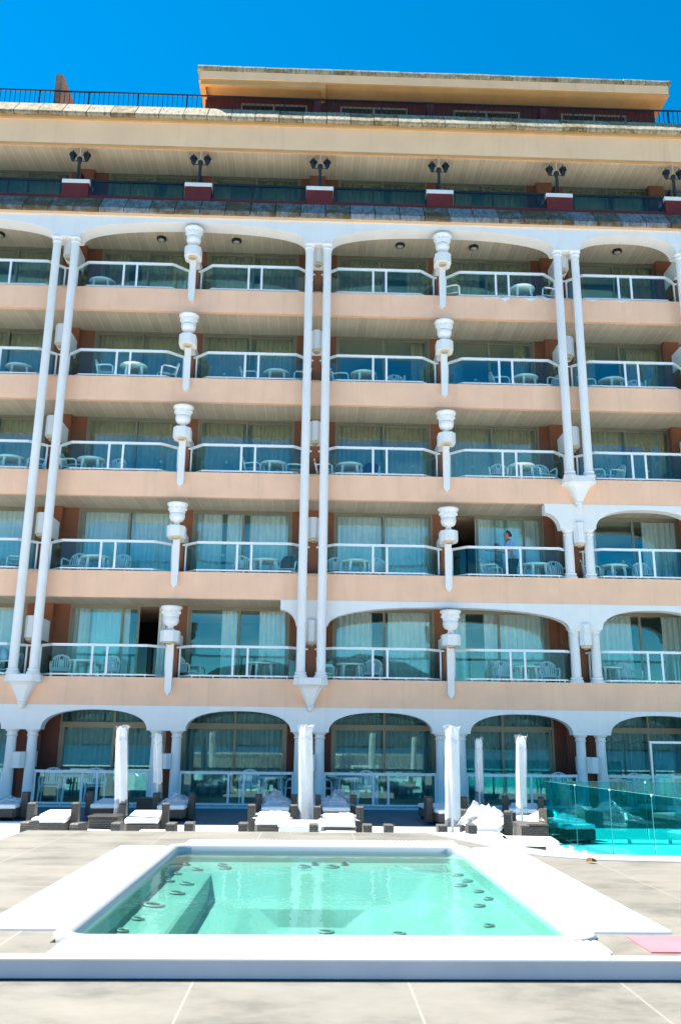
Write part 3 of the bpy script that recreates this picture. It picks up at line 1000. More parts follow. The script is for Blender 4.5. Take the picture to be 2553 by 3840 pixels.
# ------------------------------------------------------------------ twin lanterns on the pedestals
def make_lamp(label, x):
    t = thing('lamp_post', label, 'lamp', (x, 0.14, 15.755), 0, 'twin lantern posts on the red pedestals')
    q = MB(); q.lathe([(0.10, 0), (0.10, 0.04), (0.05, 0.07), (0.048, 0.72), (0.055, 0.73), (0.075, 0.76), (0.08, 0.86), (0.05, 0.90), (0.02, 0.92)], 0, 0, 14)
    q.build('post', 'black', t, 40, True)
    q = MB(); q.tube([(0, 0, 0.9), (0.01, 0, 1.29)], 0.02, 8); q.build('stay', 'cream', t, 40, True)
    for s in (-1, 1):
        q = MB(); q.tube([(s * 0.05, 0, 0.79), (s * 0.12, 0, 0.755), (s * 0.2, 0, 0.765), (s * 0.215, 0, 0.79)], 0.013, 6)
        q.build('arm', 'black', t, 40, True)
        q = MB()
        q.lathe([(0.02, 0.74), (0.045, 0.78), (0.06, 0.81), (0.065, 0.825)], s * 0.215, 0, 6)
        q.lathe([(0.105, 0.955), (0.13, 0.965), (0.125, 1.0), (0.07, 1.07), (0.02, 1.10), (0.012, 1.15)], s * 0.215, 0, 6)
        for j in range(6):
            a = j * math.pi / 3
            q.bar((s * 0.215 + 0.062 * math.cos(a), 0.062 * math.sin(a), 0.82), (s * 0.215 + 0.092 * math.cos(a), 0.092 * math.sin(a), 1.005), 0.014, 0.014)
        ln = q.build('lantern', 'black', t, None, True)
        q = MB(); q.lathe([(0.055, 0.826), (0.085, 0.998)], s * 0.215, 0, 6, caps=False)
        q.build('lamp_glass', 'lampglass', ln, None, True)
    return t
names = ['leftmost of the row', 'second from the left of the row', 'third from left, above the tall middle columns', 'fourth from left of the row', 'fifth from left, above the tall right columns', 'rightmost, at the right edge of the row']
lp = None
for c, nm in zip((-7.51, -3.77, -0.03, 3.70, 7.433, 11.17), names):
    lb = 'black twin lantern post on red pedestal, ' + nm
    lp0 = make_lamp(lb, c) if lp is None else dup(lp, lb, (c, 0.14, 15.755))
    lp = lp or lp0

# ------------------------------------------------------------------ balcony chairs and tables
def make_chair(label, loc):
    t = thing('plastic_chair', label, 'chair', loc, 0, 'white plastic armchairs on the balconies')
    q = MB(); q.box(-0.23, 0.23, -0.23, 0.21, 0.415, 0.44, 0.01); q.build('seat', 'resin', t, 40, True)
    q = MB()
    pts = [(-0.245, 0.21, 0.43), (-0.245, 0.25, 0.62)]
    for j in range(9):
        a = math.pi * (1 - j / 8)
        pts.append((0.235 * math.cos(a), 0.275 + 0.04 * math.sin(a), 0.70 + 0.17 * math.sin(a)))
    pts += [(0.245, 0.25, 0.62), (0.245, 0.21, 0.43)]
    q.tube(pts, 0.026, 8)
    for xx in (-0.17, -0.115, -0.06, 0.06, 0.115, 0.17):
        zt = 0.70 + 0.17 * math.sqrt(1 - (xx / 0.235) ** 2)
        q.bar((xx, 0.225, 0.46), (xx, 0.30, zt), 0.034, 0.012)
    q.bar((0, 0.225, 0.46), (0, 0.25, 0.56), 0.07, 0.014)
    q.prism([(0.075 * math.cos(u * math.pi / 8), 0.65 + 0.11 * math.sin(u * math.pi / 8)) for u in range(16)], 0.262, 0.278, 'Y')
    q.bar((-0.22, 0.235, 0.50), (0.22, 0.235, 0.50), 0.02, 0.05)
    q.build('backrest', 'resin', t, 40, True)
    for s in (-1, 1):
        q = MB(); q.tube([(s * 0.245, 0.245, 0.635), (s * 0.265, 0.05, 0.655), (s * 0.27, -0.15, 0.65), (s * 0.265, -0.215, 0.60), (s * 0.25, -0.225, 0.43)], 0.024, 8)
        q.build('armrest', 'resin', t, 40, True)
        q = MB(); q.tube([(s * 0.235, -0.215, 0.425), (s * 0.265, -0.25, 0.0)], 0.027, 8, 0.018); q.build('leg', 'resin', t, 40, True)
        q = MB(); q.tube([(s * 0.23, 0.20, 0.425), (s * 0.26, 0.27, 0.0)], 0.027, 8, 0.018); q.build('leg', 'resin', t, 40, True)
    return t
def make_table(label, loc):
    t = thing('plastic_table', label, 'table', loc, 0, 'white plastic tables on the balconies')
    q = MB(); q.lathe([(0.36, 0.665), (0.385, 0.67), (0.40, 0.69), (0.40, 0.71), (0.385, 0.722), (0.05, 0.722)], 0, 0, 24); q.build('tabletop', 'resin', t, 40, True)
    for a in range(4):
        u = math.pi / 4 + a * math.pi / 2
        q = MB(); q.tube([(0.29 * math.cos(u), 0.29 * math.sin(u), 0.67), (0.33 * math.cos(u), 0.33 * math.sin(u), 0.3), (0.35 * math.cos(u), 0.35 * math.sin(u), 0.0)], 0.042, 8, 0.024)
        q.build('leg', 'resin', t, 40, True)
    return t
ROWNAME = {5: 'top row under the arches', 4: 'second row from top', 3: 'third row from top', 2: 'fourth row from top', 1: 'fifth row from top', 0: 'ground floor terrace row'}
BAYNAME = {0: 'far left', 1: 'second from left', 2: 'third from left', 3: 'fourth from left', 4: 'fifth from left', 5: 'far right'}
FUR = {
 5: [('t', -6.6, 0), ('t', 6.21, 0), ('c', 6.95, 'L'), ('c', 4.12, 'R')],
 4: [('t', -8.81, 0), ('c', -6.18, 'R'), ('t', -5.4, 0), ('c', -4.42, 'L'), ('t', -1.22, 0), ('c', -1.98, 'R'), ('c', -0.50, 'L'), ('c', 0.70, 'R'), ('t', 1.38, 0), ('c', 2.33, 'F'), ('c', 5.50, 'R'), ('t', 6.23, 0), ('c', 6.95, 'L'), ('c', 8.18, 'R'), ('t', 8.88, 0), ('c', 9.60, 'F')],
 3: [('t', -8.75, 0), ('c', -8.05, 'L'), ('c', -7.0, 'R'), ('t', -6.45, 0), ('c', -5.82, 'F'), ('c', -1.80, 'R'), ('t', -1.22, 0), ('c', -0.62, 'L'), ('c', 0.27, 'R'), ('t', 0.98, 0), ('c', 1.60, 'Fb'), ('c', 5.30, 'F'), ('t', 5.96, 0), ('c', 6.65, 'F'), ('c', 8.2, 'R'), ('c', 8.70, 'L')],
 2: [('c', -8.30, 'L'), ('c', -9.0, 'R'), ('c', -6.70, 'F'), ('t', -6.10, 0), ('c', -5.45, 'F'), ('c', -1.98, 'F'), ('t', -1.36, 0), ('c', -0.74, 'Fk'), ('c', 0.55, 'F'), ('t', 1.17, 0), ('c', 1.80, 'F'), ('c', 5.05, 'R'), ('t', 6.29, 0), ('c', 6.91, 'F'), ('c', 7.85, 'R'), ('t', 8.55, 0), ('c', 9.4, 'F')],
 1: [('c', -6.86, 'F'), ('t', -6.24, 0), ('c', -5.60, 'F'), ('c', -3.40, 'R'), ('t', -1.41, 0), ('c', 0.42, 'R'), ('t', 1.05, 0), ('c', 1.66, 'F'), ('c', 5.36, 'F'), ('t', 5.96, 0), ('c', 6.58, 'F'), ('t', 8.22, 0), ('c', 8.84, 'F')],
 0: [('c', -6.84, 'F'), ('t', -6.27, 0), ('c', -5.68, 'F'), ('c', -1.60, 'F'), ('t', -1.0, 0), ('c', -0.45, 'L'), ('c', 0.40, 'R'), ('t', 0.95, 0), ('c', 1.53, 'F'), ('c', 6.79, 'F'), ('t', 8.30, 0), ('c', 8.90, 'F')],
}
c0 = t0 = None
for row, lst in FUR.items():
    fl = (row - 1) * H + 0.5 if row else -2.5
    bays = {}
    for kind, x, d in lst:
        bi = max(j for j in range(8) if BND[j] <= x) - 1
        bays.setdefault(bi, []).append((kind, x, d))
    for bi, L in bays.items():
        place = f'{BAYNAME[bi]} balcony, {ROWNAME[row]}'
        tx = [x for k, x, d in L if k == 't']
        cs = [x for k, x, d in L if k == 'c']
        for kind, x, d in L:
            y = (0.42 if (row, bi) in ((4, 1), (5, 4), (3, 4)) else 0.62 if row > 1 else 0.8) + rnd.uniform(-.05, .05)
            if kind == 't':
                lb = 'white plastic table, ' + place
                o2 = make_table(lb, (x, y, fl)) if t0 is None else dup(t0, lb, (x, y, fl), rnd.uniform(0, 0.5))
                t0 = t0 or o2
            else:
                rz = {'F': 0, 'R': 1.35, 'L': -1.35}[d[0]] + rnd.uniform(-.25, .25)
                if len(cs) == 1:
                    w = 'lone white chair'
                elif tx and x < tx[0]:
                    w = 'white chair left of the table'
                elif tx:
                    w = 'white chair right of the table'
                else:
                    w = 'left white chair' if x == min(cs) else 'right white chair'
                if d == 'Fb':
                    w = 'white chair with blue cloth over its back'
                if d == 'Fk':
                    w = 'white chair under a black cover'
                lb = w + ', ' + place
                o2 = make_chair(lb, (x, y, fl)) if c0 is None else dup(c0, lb, (x, y, fl), rz)
                if c0 is None:
                    o2.rotation_euler.z = rz
                c0 = c0 or o2
                if d in ('Fb', 'Fk'):
                    q = MB()
                    secs = []
                    for (yy, zz, wd) in ((0.19, 0.45, 0.22), (0.225, 0.6, 0.25), (0.255, 0.78, 0.245), (0.275, 0.88, 0.19), (0.31, 0.90, 0.17), (0.335, 0.86, 0.2), (0.33, 0.7, 0.25), (0.31, 0.5, 0.27)):
                        secs.append([(wd * (-1 + 2 * j / 10), yy - 0.035 + 0.02 * math.cos(j * 1.3), zz + 0.012 * math.sin(j * 2.1) - 0.05 * abs(-1 + 2 * j / 10) ** 3) for j in range(11)])
                    vs = [[q.bm.verts.new(p) for p in sec] for sec in secs]
                    for a, b2 in zip(vs, vs[1:]):
                        for j in range(10):
                            q.bm.faces.new((a[j], a[j + 1], b2[j + 1], b2[j]))
                    cl = q.build('chair_cover', 'blue' if d == 'Fb' else 'navy', None, 60)
                    cl.location = (x, y, fl); cl.rotation_euler.z = rz
                    sm = cl.modifiers.new('solid', 'SOLIDIFY'); sm.thickness = 0.01
                    tag(cl, ('dark blue cloth' if d == 'Fb' else 'black cover') + ' draped over the back of a white chair', 'cloth')

# ------------------------------------------------------------------ people
def skin_mesh(name, joints, bones, mat, parent, sub=2, root=0):
    me = bpy.data.meshes.new(name)
    me.from_pydata([j[:3] for j in joints], bones, [])
    o = bpy.data.objects.new(name, me)
    COL.objects.link(o)
    md = o.modifiers.new('skin', 'SKIN')
    md.use_smooth_shade = True
    for i, j in enumerate(joints):
        v = me.skin_vertices[0].data[i]
        r = j[3]
        v.radius = r if isinstance(r, tuple) else (r, r)
        v.use_root = (i == root)
    sb = o.modifiers.new('sub', 'SUBSURF')
    sb.levels = sb.render_levels = sub
    dg = bpy.context.evaluated_depsgraph_get()
    nm = bpy.data.meshes.new_from_object(o.evaluated_get(dg))
    o.modifiers.clear()
    o.data = nm
    nm.name = name
    nm.materials.clear()
    nm.materials.append(M[mat])
    for p in nm.polygons:
        p.use_smooth = True
    if parent is not None:
        o.parent = parent
    return o
def hand(J, B, wrist, direc, side, grip=1.0):
    """palm, four fingers of unequal length and a thumb, curled; direc points along the hand"""
    d = Vector(direc).normalized(); s = Vector(side).normalized(); n = d.cross(s).normalized()
    w = Vector(J[wrist][:3])
    def add(p, r, par):
        J.append((p.x, p.y, p.z, r)); B.append((par, len(J) - 1)); return len(J) - 1
    palm = add(w + d * 0.05, (0.032, 0.018), wrist)
    for k, ln in zip((-1.5, -0.5, 0.5, 1.5), (0.062, 0.074, 0.078, 0.068)):
        a = add(w + d * 0.088 + s * k * 0.017, 0.010, palm)
        b_ = add(w + d * (0.088 + ln * 0.45) + s * k * 0.018 + n * 0.012 * grip, 0.009, a)
        add(w + d * (0.088 + ln * 0.62) + s * k * 0.018 + n * 0.038 * grip, 0.008, b_)
    a = add(w + d * 0.045 + s * 0.042 + n * 0.01, 0.011, palm)
    add(w + d * 0.085 + s * 0.052 + n * 0.025, 0.009, a)

# housekeeper: walks to the left along the balcony, holding a thin stick in front of her
wm = thing('person', 'woman in light blue tunic and dark trousers carrying a thin stick along the balcony', 'person', (5.62, 0.72, 2 * H - H + 0.5))
J = [(0.03, 0, 0.90, (0.15, 0.125)), (0.02, 0, 1.05, (0.13, 0.11)), (-0.02, 0, 1.24, (0.145, 0.12)), (-0.04, 0, 1.38, (0.10, 0.09)), (-0.07, 0, 1.455, 0.052), (-0.105, 0, 1.53, (0.075, 0.068)), (-0.10, 0, 1.60, (0.082, 0.075)), (-0.085, 0, 1.67, (0.055, 0.05))]
B = [(i, i + 1) for i in range(7)]
def limb(pts, par):
    for p in pts:
        J.append(p); B.append((par, len(J) - 1)); par = len(J) - 1
    return par
lw_ = limb([(-0.03, -0.16, 1.37, 0.055), (0.02, -0.20, 1.12, 0.045), (-0.22, -0.19, 1.06, 0.028)], 3)
rw_ = limb([(-0.03, 0.16, 1.37, 0.055), (-0.01, 0.20, 1.13, 0.045), (-0.26, 0.10, 1.09, 0.028)], 3)
for sy, fx in ((-1, 0.10), (1, -0.10)):
    limb([(0.03, sy * 0.085, 0.80, 0.095), (0.02 + fx * 0.5, sy * 0.085, 0.47, 0.062), (0.05 + fx, sy * 0.085, 0.10, 0.04), (-0.0 + fx, sy * 0.09, 0.035, 0.035), (-0.11 + fx, sy * 0.095, 0.025, 0.024)], 0)
hand(J, B, lw_, (-1, 0.1, -0.15), (0, 0, 1))
hand(J, B, rw_, (-1, -0.25, -0.1), (0, 0, 1))
body = skin_mesh('body', J, B, 'skin', wm)
tj = [(0.035, 0, 0.74, (0.19, 0.165)), (0.035, 0, 0.90, (0.178, 0.15)), (0.02, 0, 1.06, (0.15, 0.13)), (-0.02, 0, 1.24, (0.165, 0.14)), (-0.04, 0, 1.385, (0.12, 0.10)),
      (-0.03, -0.165, 1.375, 0.07), (0.0, -0.195, 1.2, 0.062), (-0.03, 0.165, 1.375, 0.07), (-0.015, 0.195, 1.2, 0.062)]
skin_mesh('tunic', tj, [(0, 1), (1, 2), (2, 3), (3, 4), (4, 5), (5, 6), (4, 7), (7, 8)], 'tunic', wm)
tr = [(0.03, 0, 0.86, (0.16, 0.135))]
tb_ = []
for sy, fx in ((-1, 0.10), (1, -0.10)):
    n0 = len(tr)
    tr += [(0.03, sy * 0.085, 0.78, 0.108), (0.02 + fx * 0.5, sy * 0.085, 0.47, 0.085), (0.04 + fx, sy * 0.085, 0.09, 0.078)]
    tb_ += [(0, n0), (n0, n0 + 1), (n0 + 1, n0 + 2)]
skin_mesh('trousers', tr, tb_, 'trousers', wm)
hj = [(-0.115, 0, 1.685, (0.058, 0.05)), (-0.055, 0, 1.675, (0.078, 0.072)), (-0.015, 0, 1.60, (0.06, 0.07)), (0.035, 0, 1.575, 0.045), (0.065, 0, 1.565, 0.03)]
skin_mesh('hair', hj, [(0, 1), (1, 2), (2, 3), (3, 4)], 'hair', wm)
q = MB(); q.loft([[(-0.170, -0.012, 1.605), (-0.170, 0.012, 1.605), (-0.178, 0.0, 1.61)], [(-0.168, -0.018, 1.565), (-0.168, 0.018, 1.565), (-0.203, 0.0, 1.572)], [(-0.165, -0.015, 1.555), (-0.165, 0.015, 1.555), (-0.172, 0.0, 1.555)]])
q.build('nose', 'skin', wm, 60, True)
for sy in (-1, 1):
    q = MB(); q.lathe([(0.002, -0.011), (0.010, -0.004), (0.010, 0.004), (0.002, 0.011)], -0.168, sy * 0.032, 8)
    e = q.build('eye', 'hair', wm, 60, True); e.location.z = 1.605
    q = MB(); q.lathe([(0.004, -0.03), (0.018, -0.012), (0.020, 0.012), (0.008, 0.03)], -0.085, sy * 0.078, 8)
    e = q.build('ear', 'skin', wm, 60, True); e.location.z = 1.59
q = MB(); q.bar((-0.172, -0.025, 1.525), (-0.172, 0.025, 1.525), 0.012, 0.012); q.build('mouth', 'maroon', wm, None, True)
for sy, fx in ((-1, 0.10), (1, -0.10)):
    q = MB(); q.box(-0.17 + fx, 0.09 + fx, sy * 0.09 - 0.045, sy * 0.09 + 0.045, 0.0, 0.07, 0.025); q.build('shoe', 'trousers', wm, 40, True)
q = MB(); q.tube([(4.86, 0.535, 4.425), (5.42, 0.53, 4.405)], 0.011, 8); 
tag(q.build('stick', 'black', None, 40), 'thin dark stick held out in front by the woman in blue', 'stick')

# guest bending forward on the far left balcony, head beyond the picture edge
gp = thing('person', 'seated guest in pale striped shirt and black trousers on far left balcony', 'person', (-8.25, 0.75, 0.5))
J = [(0.02, 0, 0.52, (0.16, 0.14)), (-0.05, 0, 0.68, (0.145, 0.12)), (-0.16, 0, 0.86, (0.16, 0.125)), (-0.26, 0, 0.97, (0.11, 0.10)), (-0.34, 0, 1.02, 0.055), (-0.42, 0, 1.06, (0.078, 0.07)), (-0.49, 0, 1.09, (0.08, 0.072)), (-0.54, 0, 1.12, (0.05, 0.05))]
B = [(i, i + 1) for i in range(7)]
l1 = limb([(-0.24, -0.18, 0.96, 0.055), (-0.30, -0.24, 0.70, 0.045), (-0.50, -0.19, 0.60, 0.028)], 3)
l2 = limb([(-0.24, 0.18, 0.96, 0.055), (-0.30, 0.24, 0.70, 0.045), (-0.50, 0.19, 0.60, 0.028)], 3)
for sy in (-1, 1):
    limb([(-0.05, sy * 0.09, 0.50, 0.095), (-0.42, sy * 0.11, 0.50, 0.065), (-0.40, sy * 0.11, 0.10, 0.042), (-0.45, sy * 0.11, 0.035, 0.034), (-0.56, sy * 0.11, 0.028, 0.024)], 0)
hand(J, B, l1, (-1, 0.1, -0.2), (0, 1, 0)); hand(J, B, l2, (-1, -0.1, -0.2), (0, -1, 0))
skin_mesh('body', J, B, 'skin', gp)
skin_mesh('shirt', [(0.02, 0, 0.52, (0.18, 0.155)), (-0.05, 0, 0.68, (0.165, 0.14)), (-0.16, 0, 0.86, (0.18, 0.145)), (-0.26, 0, 0.975, (0.125, 0.11)), (-0.24, -0.19, 0.965, 0.072), (-0.28, -0.235, 0.77, 0.064), (-0.24, 0.19, 0.965, 0.072), (-0.28, 0.235, 0.77, 0.064)], [(0, 1), (1, 2), (2, 3), (3, 4), (4, 5), (3, 6), (6, 7)], 'shirt', gp)
skin_mesh('trousers', [(0.02, 0, 0.50, (0.165, 0.15)), (-0.06, -0.09, 0.49, 0.11), (-0.42, -0.11, 0.495, 0.085), (-0.40, -0.11, 0.09, 0.07), (-0.06, 0.09, 0.49, 0.11), (-0.42, 0.11, 0.495, 0.085), (-0.40, 0.11, 0.09, 0.07)], [(0, 1), (1, 2), (2, 3), (0, 4), (4, 5), (5, 6)], 'trousers', gp)
skin_mesh('hair', [(-0.40, 0, 1.11, (0.07, 0.07)), (-0.48, 0, 1.135, (0.078, 0.075)), (-0.55, 0, 1.15, 0.05)], [(0, 1), (1, 2)], 'hair', gp)
dup(c0, 'white chair under the seated guest, far left balcony, fifth row from top', (-8.22, 0.75, 0.5), -1.57)

# ------------------------------------------------------------------ pool terrace: loungers
def make_lounger(label, loc, rz):
    """foot towards -Y, head end towards +Y; low wicker bed with a raised arm panel each side of the head third"""
    t = thing('sun_lounger', label, 'sun lounger', loc, rz, 'wicker sun loungers on the pool terrace')
    q = MB()
    q.prism([(-0.31, 0), (-0.31, 1.75), (-0.24, 1.9), (0.24, 1.9), (0.31, 1.75), (0.31, 0), (0.25, -0.06), (-0.25, -0.06)], 0.07, 0.235, 'Z')
    q.build('base', 'wicker', t, None, True)
    q = MB(); q.box(-0.30, 0.30, -0.04, 1.86, 0.237, 0.335, 0.035); q.build('cushion', 'cushion', t, 40, True)
    for s in (-1, 1):
        q = MB()
        x0, x1 = (0.325, 0.455) if s > 0 else (-0.455, -0.325)
        prof = [(0.35, 0.05), (0.35, 0.50)] + [(0.38 - 0.03 * math.cos(a), 0.53 + 0.03 * math.sin(a)) for a in (0.5, 1.57)] + [(0.62, 0.56), (0.65, 0.53), (0.65, 0.05)]
        q.prism(prof, x0, x1, 'X')
        q.build('arm_panel', 'wicker', t, None, True)
        for y in (0.12, 1.7):
            q = MB(); q.lathe([(0.022, 0.0), (0.028, 0.07)], s * 0.24, y, 8); q.build('leg', 'black', t, 40, True)
    return t
LNG = [
 ('second row from deck, leftmost, white cushion askew', -4.67, -6.78, 0.12, 'mid'),
 ('second row from deck, turned left, cushion bare and flat', -3.02, -6.75, 0.10, 'mid'),
 ('second row from deck, left of the white-wrapped middle parasol', -0.67, -6.85, 0.02, 'mid'),
 ('second row from deck, right of the white-wrapped middle parasol', 0.52, -7.15, -0.03, 'mid'),
 ('second row from deck, under a big heap of plastic sheet', 2.98, -7.7, -0.32, 'mid'),
 ('behind the teal glass fence, cushion tinted teal', 4.82, -7.2, 0.25, 'mid'),
 ('in the shade by the wall, leftmost of the back row', -6.55, -3.75, 0.10, 'rear'),
 ('in the shade, back row, behind the leftmost parasol', -4.45, -3.4, 0.1, 'rear'),
 ('in the shade, back row, under crumpled plastic beside the second urn', -2.98, -3.6, 0.02, 'rear'),
 ('in the shade, back row, just left of the middle parasol', -0.73, -3.75, 0.0, 'rear'),
 ('in the shade, back row, just right of the middle parasol', 0.58, -3.75, 0.0, 'rear'),
 ('in the shade, back row, behind the tall right parasol', 3.03, -4.1, 0.12, 'rear'),
 ('in the shade, back row, rightmost before the glass fence', 4.62, -3.75, -0.25, 'rear'),
 ('in the shade behind the glass fence, far right of the back row', 8.3, -3.7, 0.1, 'rear'),
 ('nearest row, arms just above the deck edge, leftmost', -3.8, -10.5, -0.25, 'near'),
 ('nearest row, arm above the deck edge below the second parasol', -2.38, -10.5, 0.0, 'near'),
 ('nearest row, single arm and white corner above the deck edge', -1.35, -10.4, 0.0, 'near'),
 ('nearest row, arm post above the tub left of centre', 0.46, -10.5, 0.0, 'near'),
 ('nearest row, two arm posts showing above the tub', 1.55, -10.5, 0.0, 'near'),
 ('nearest row, right of the tall parasol base', 2.78, -10.4, 0.0, 'near'),
]
l0 = None
for lb, x, y, rz, kd in LNG:
    lab = 'dark wicker lounger ' + lb
    o2 = make_lounger(lab, (x, y, GZ), rz) if l0 is None else dup(l0, lab, (x, y, GZ), rz)
    l0 = l0 or o2
# square wicker side tables
def make_cube_table(label, x, y, w, d, h, mat='wicker'):
    t = thing('side_table', label, 'side table', (x, y, GZ))
    q = MB(); q.box(-w / 2, w / 2, -d / 2, d / 2, 0.04, h - 0.03, 0.02); q.build('base', mat, t, None, True)
    q = MB(); q.box(-w / 2 - 0.01, w / 2 + 0.01, -d / 2 - 0.01, d / 2 + 0.01, h - 0.03, h, 0.01); q.build('table_top', mat, t, None, True)
    return t
make_cube_table('square dark wicker side table between the two left loungers', -3.32, -8.3, 0.46, 0.46, 0.52)
make_cube_table('square dark wicker side table at the corner of the glass fence', 3.52, -8.9, 0.46, 0.46, 0.50)
make_cube_table('dark wicker side table in the shade behind the left parasol', -3.62, -2.6, 0.5, 0.5, 0.42)
t = thing('low_table', 'solid white low table in front of the middle parasol', 'table', (-0.14, -8.45, GZ))
q = MB(); q.box(-0.34, 0.34, -0.33, 0.33, 0.03, 0.40, 0.02); q.build('base', 'acrylic', t, 40, True)
q = MB(); q.box(-0.36, 0.36, -0.35, 0.35, 0.402, 0.45, 0.015); q.build('table_top', 'acrylic', t, 40, True)
for lb, x, y, w, d in (('thin-topped white table just behind the spa, left of its pair', 2.08, -12.3, 0.62, 0.5), ('white table behind the spa, nearer the glass fence', 2.62, -12.5, 0.62, 0.55)):
    t = thing('low_table', lb, 'table', (x, y, GZ), -0.1)
    q = MB(); q.box(-w / 2, w / 2, -d / 2, d / 2, 0.58, 0.64, 0.012); q.build('table_top', 'acrylic', t, 40, True)
    for sx in (-1, 1):
        for sy in (-1, 1):
            q = MB(); q.box(sx * (w / 2 - 0.05) - 0.025, sx * (w / 2 - 0.05) + 0.025, sy * (d / 2 - 0.05) - 0.025, sy * (d / 2 - 0.05) + 0.025, 0, 0.58); q.build('leg', 'acrylic', t, None, True)

# crumpled plastic sheets
def plastic(label, x, y, w, d, h, rz, seed, z0=0.338):
    rg = random.Random(seed)
    q = MB()
    n, m_ = 26, 30
    ph = [rg.uniform(0, 6) for _ in range(8)]
    g = []
    for j in range(m_ + 1):
        row = []
        for i in range(n + 1):
            u, v = -1 + 2 * i / n, -1 + 2 * j / m_
            dome = max(0, 1 - u * u) ** 0.6 * max(0, 1 - v * v) ** 0.6
            cr = 0.38 * math.sin(4 * u + ph[0] + 3 * v) * math.sin(3.2 * v + ph[1]) - 0.22 * abs(math.sin(5 * u - 4 * v + ph[2])) - 0.14 * abs(math.sin(9 * v + 6 * u + ph[3])) + 0.15
            zz = z0 + max(0.012, h * dome * (0.75 + cr)) + 0.004 * rg.random()
            row.append(q.bm.verts.new((u * w / 2 + 0.02 * math.sin(9 * v + ph[4]), v * d / 2 + 0.02 * math.sin(8 * u + ph[5]), zz)))
        g.append(row)
    for j in range(m_):
        for i in range(n):
            q.bm.faces.new((g[j][i], g[j][i + 1], g[j + 1][i + 1], g[j + 1][i]))
    o2 = q.build('plastic_sheet', 'plastic', None, 75)
    o2.location = (x, y, GZ)
    o2.rotation_euler.z = rz
    return tag(o2, label, 'plastic sheet', 'clear plastic sheets over the loungers')
plastic('big crumpled plastic sheet heaped on the sunlit lounger by the tall right parasol', 3.15, -6.95, 0.74, 1.75, 0.36, -0.32, 1)
plastic('crumpled white plastic on the lounger left of the middle parasol', -0.67, -6.2, 0.72, 1.3, 0.09, 0.02, 2)
plastic('crumpled white plastic on the lounger right of the middle parasol', 0.55, -6.5, 0.72, 1.3, 0.10, -0.03, 3)
plastic('bluish plastic sheet on the shaded lounger left of the middle parasol', -0.73, -3.0, 0.66, 1.3, 0.30, 0, 4)
plastic('bluish plastic sheet on the shaded lounger right of the middle parasol', 0.62, -3.0, 0.8, 1.3, 0.32, 0, 5)
plastic('crumpled plastic sheet on the shaded lounger beside the second urn column', -2.98, -2.9, 0.64, 1.3, 0.22, 0, 6)
plastic('thin plastic sheet on the leftmost shaded lounger', -6.6, -3.0, 0.64, 1.2, 0.12, 0.1, 7)
plastic('plastic sheet hanging on the lounger behind the glass fence', 4.55, -6.6, 0.7, 1.2, 0.22, 0.25, 8)

# ------------------------------------------------------------------ closed parasols
def parasol(label, x, y, zt, zs, zb, r, lean, seed):
    """zt top, zs where the cloth ends, zb lower hem of the clear sleeve (heights over the terrace)"""
    rg = random.Random(seed)
    r *= 0.84
    t = thing('parasol', label, 'parasol', (x, y, GZ), 0, 'closed parasols in plastic sleeves')
    def ax(z):
        return lean[0] * z, lean[1] * z
    q = MB(); q.tube([(*ax(0), 0.05), (*ax(zt - 0.1), zt - 0.1)], 0.022, 10); q.build('pole', 'whitemetal', t, 40, True)
    q = MB(); q.box(-0.25, 0.25, -0.25, 0.25, 0, 0.06, 0.02); q.lathe([(0.04, 0.06), (0.035, 0.3)], 0, 0, 10); q.build('base', 'black', t, 40, True)
    def skin(z0, z1, f, nseg, name, mat, frill=0.0, taper=0):
        q = MB()
        rings = []
        seg = 36
        ph = rg.uniform(0, 6)
        for j in range(nseg + 1):
            u = j / nseg
            z = z0 + (z1 - z0) * u
            cx, cy = ax(z)
            rr = f(u)
            ring = []
            for i in range(seg):
                a = 2 * math.pi * i / seg
                w = 1 + 0.075 * math.sin(5 * a + ph + 4.0 * u) + 0.03 * math.sin(8 * a + 3 * u + ph) + 0.02 * math.sin(3 * a + 9 * u)
                zz = z + (frill * math.sin(3 * a + ph) * (1 if u in (0.0, 1.0) else 0))
                ring.append(q.bm.verts.new((cx + rr * w * math.cos(a), cy + rr * w * math.sin(a), zz)))
            rings.append(ring)
        for a_, b_ in zip(rings, rings[1:]):
            for i in range(seg):
                q.bm.faces.new((a_[i], a_[(i + 1) % seg], b_[(i + 1) % seg], b_[i]))
        return q.build(name, mat, t, 50, True)
    skin(zs, zt - 0.03, lambda u: r * (1.06 - 0.10 * math.sin(u * 9) * 0.3 - 0.12 * u if u < 0.93 else 1.0 - 6 * (u - 0.93)), 26, 'canopy', 'canvas', 0.02)
    skin(zb, zt - 0.22, lambda u: r * (1.16 - 0.06 * u + 0.02 * math.sin(22 * u)), 24, 'plastic_sleeve', 'film', 0.02)
    skin(zt - 0.28, zt, lambda u: r * (1.0 + 0.18 * u * u + (0.28 if u > 0.95 else 0)), 8, 'plastic_hood', 'film', 0.02)
    return t
parasol('closed white parasol in clear plastic sleeve, leftmost of the sunlit ones', -3.48, -6.3, 1.96, 0.62, 0.24, 0.125, (-0.055, 0), 1)
parasol('closed white parasol standing behind the middle low white table', -0.06, -6.3, 2.01, 0.30, 0.16, 0.150, (-0.02, 0), 2)
parasol('closed parasol in the shade in front of the second ground-floor column pair', -3.38, -2.9, 1.86, 0.75, 0.42, 0.115, (-0.05, 0), 3)
parasol('tallest closed white parasol at the far edge of the spa deck', 2.36, -8.3, 2.00, 0.50, 0.06, 0.135, (0.02, 0), 4)
parasol('closed parasol in the shade behind the plastic-covered lounger', 3.90, -2.6, 1.82, 0.62, 0.34, 0.105, (0.01, 0), 5)
parasol('closed white parasol just left of the teal glass fence', 3.82, -7.0, 1.86, 0.60, 0.32, 0.105, (0.03, 0), 6)

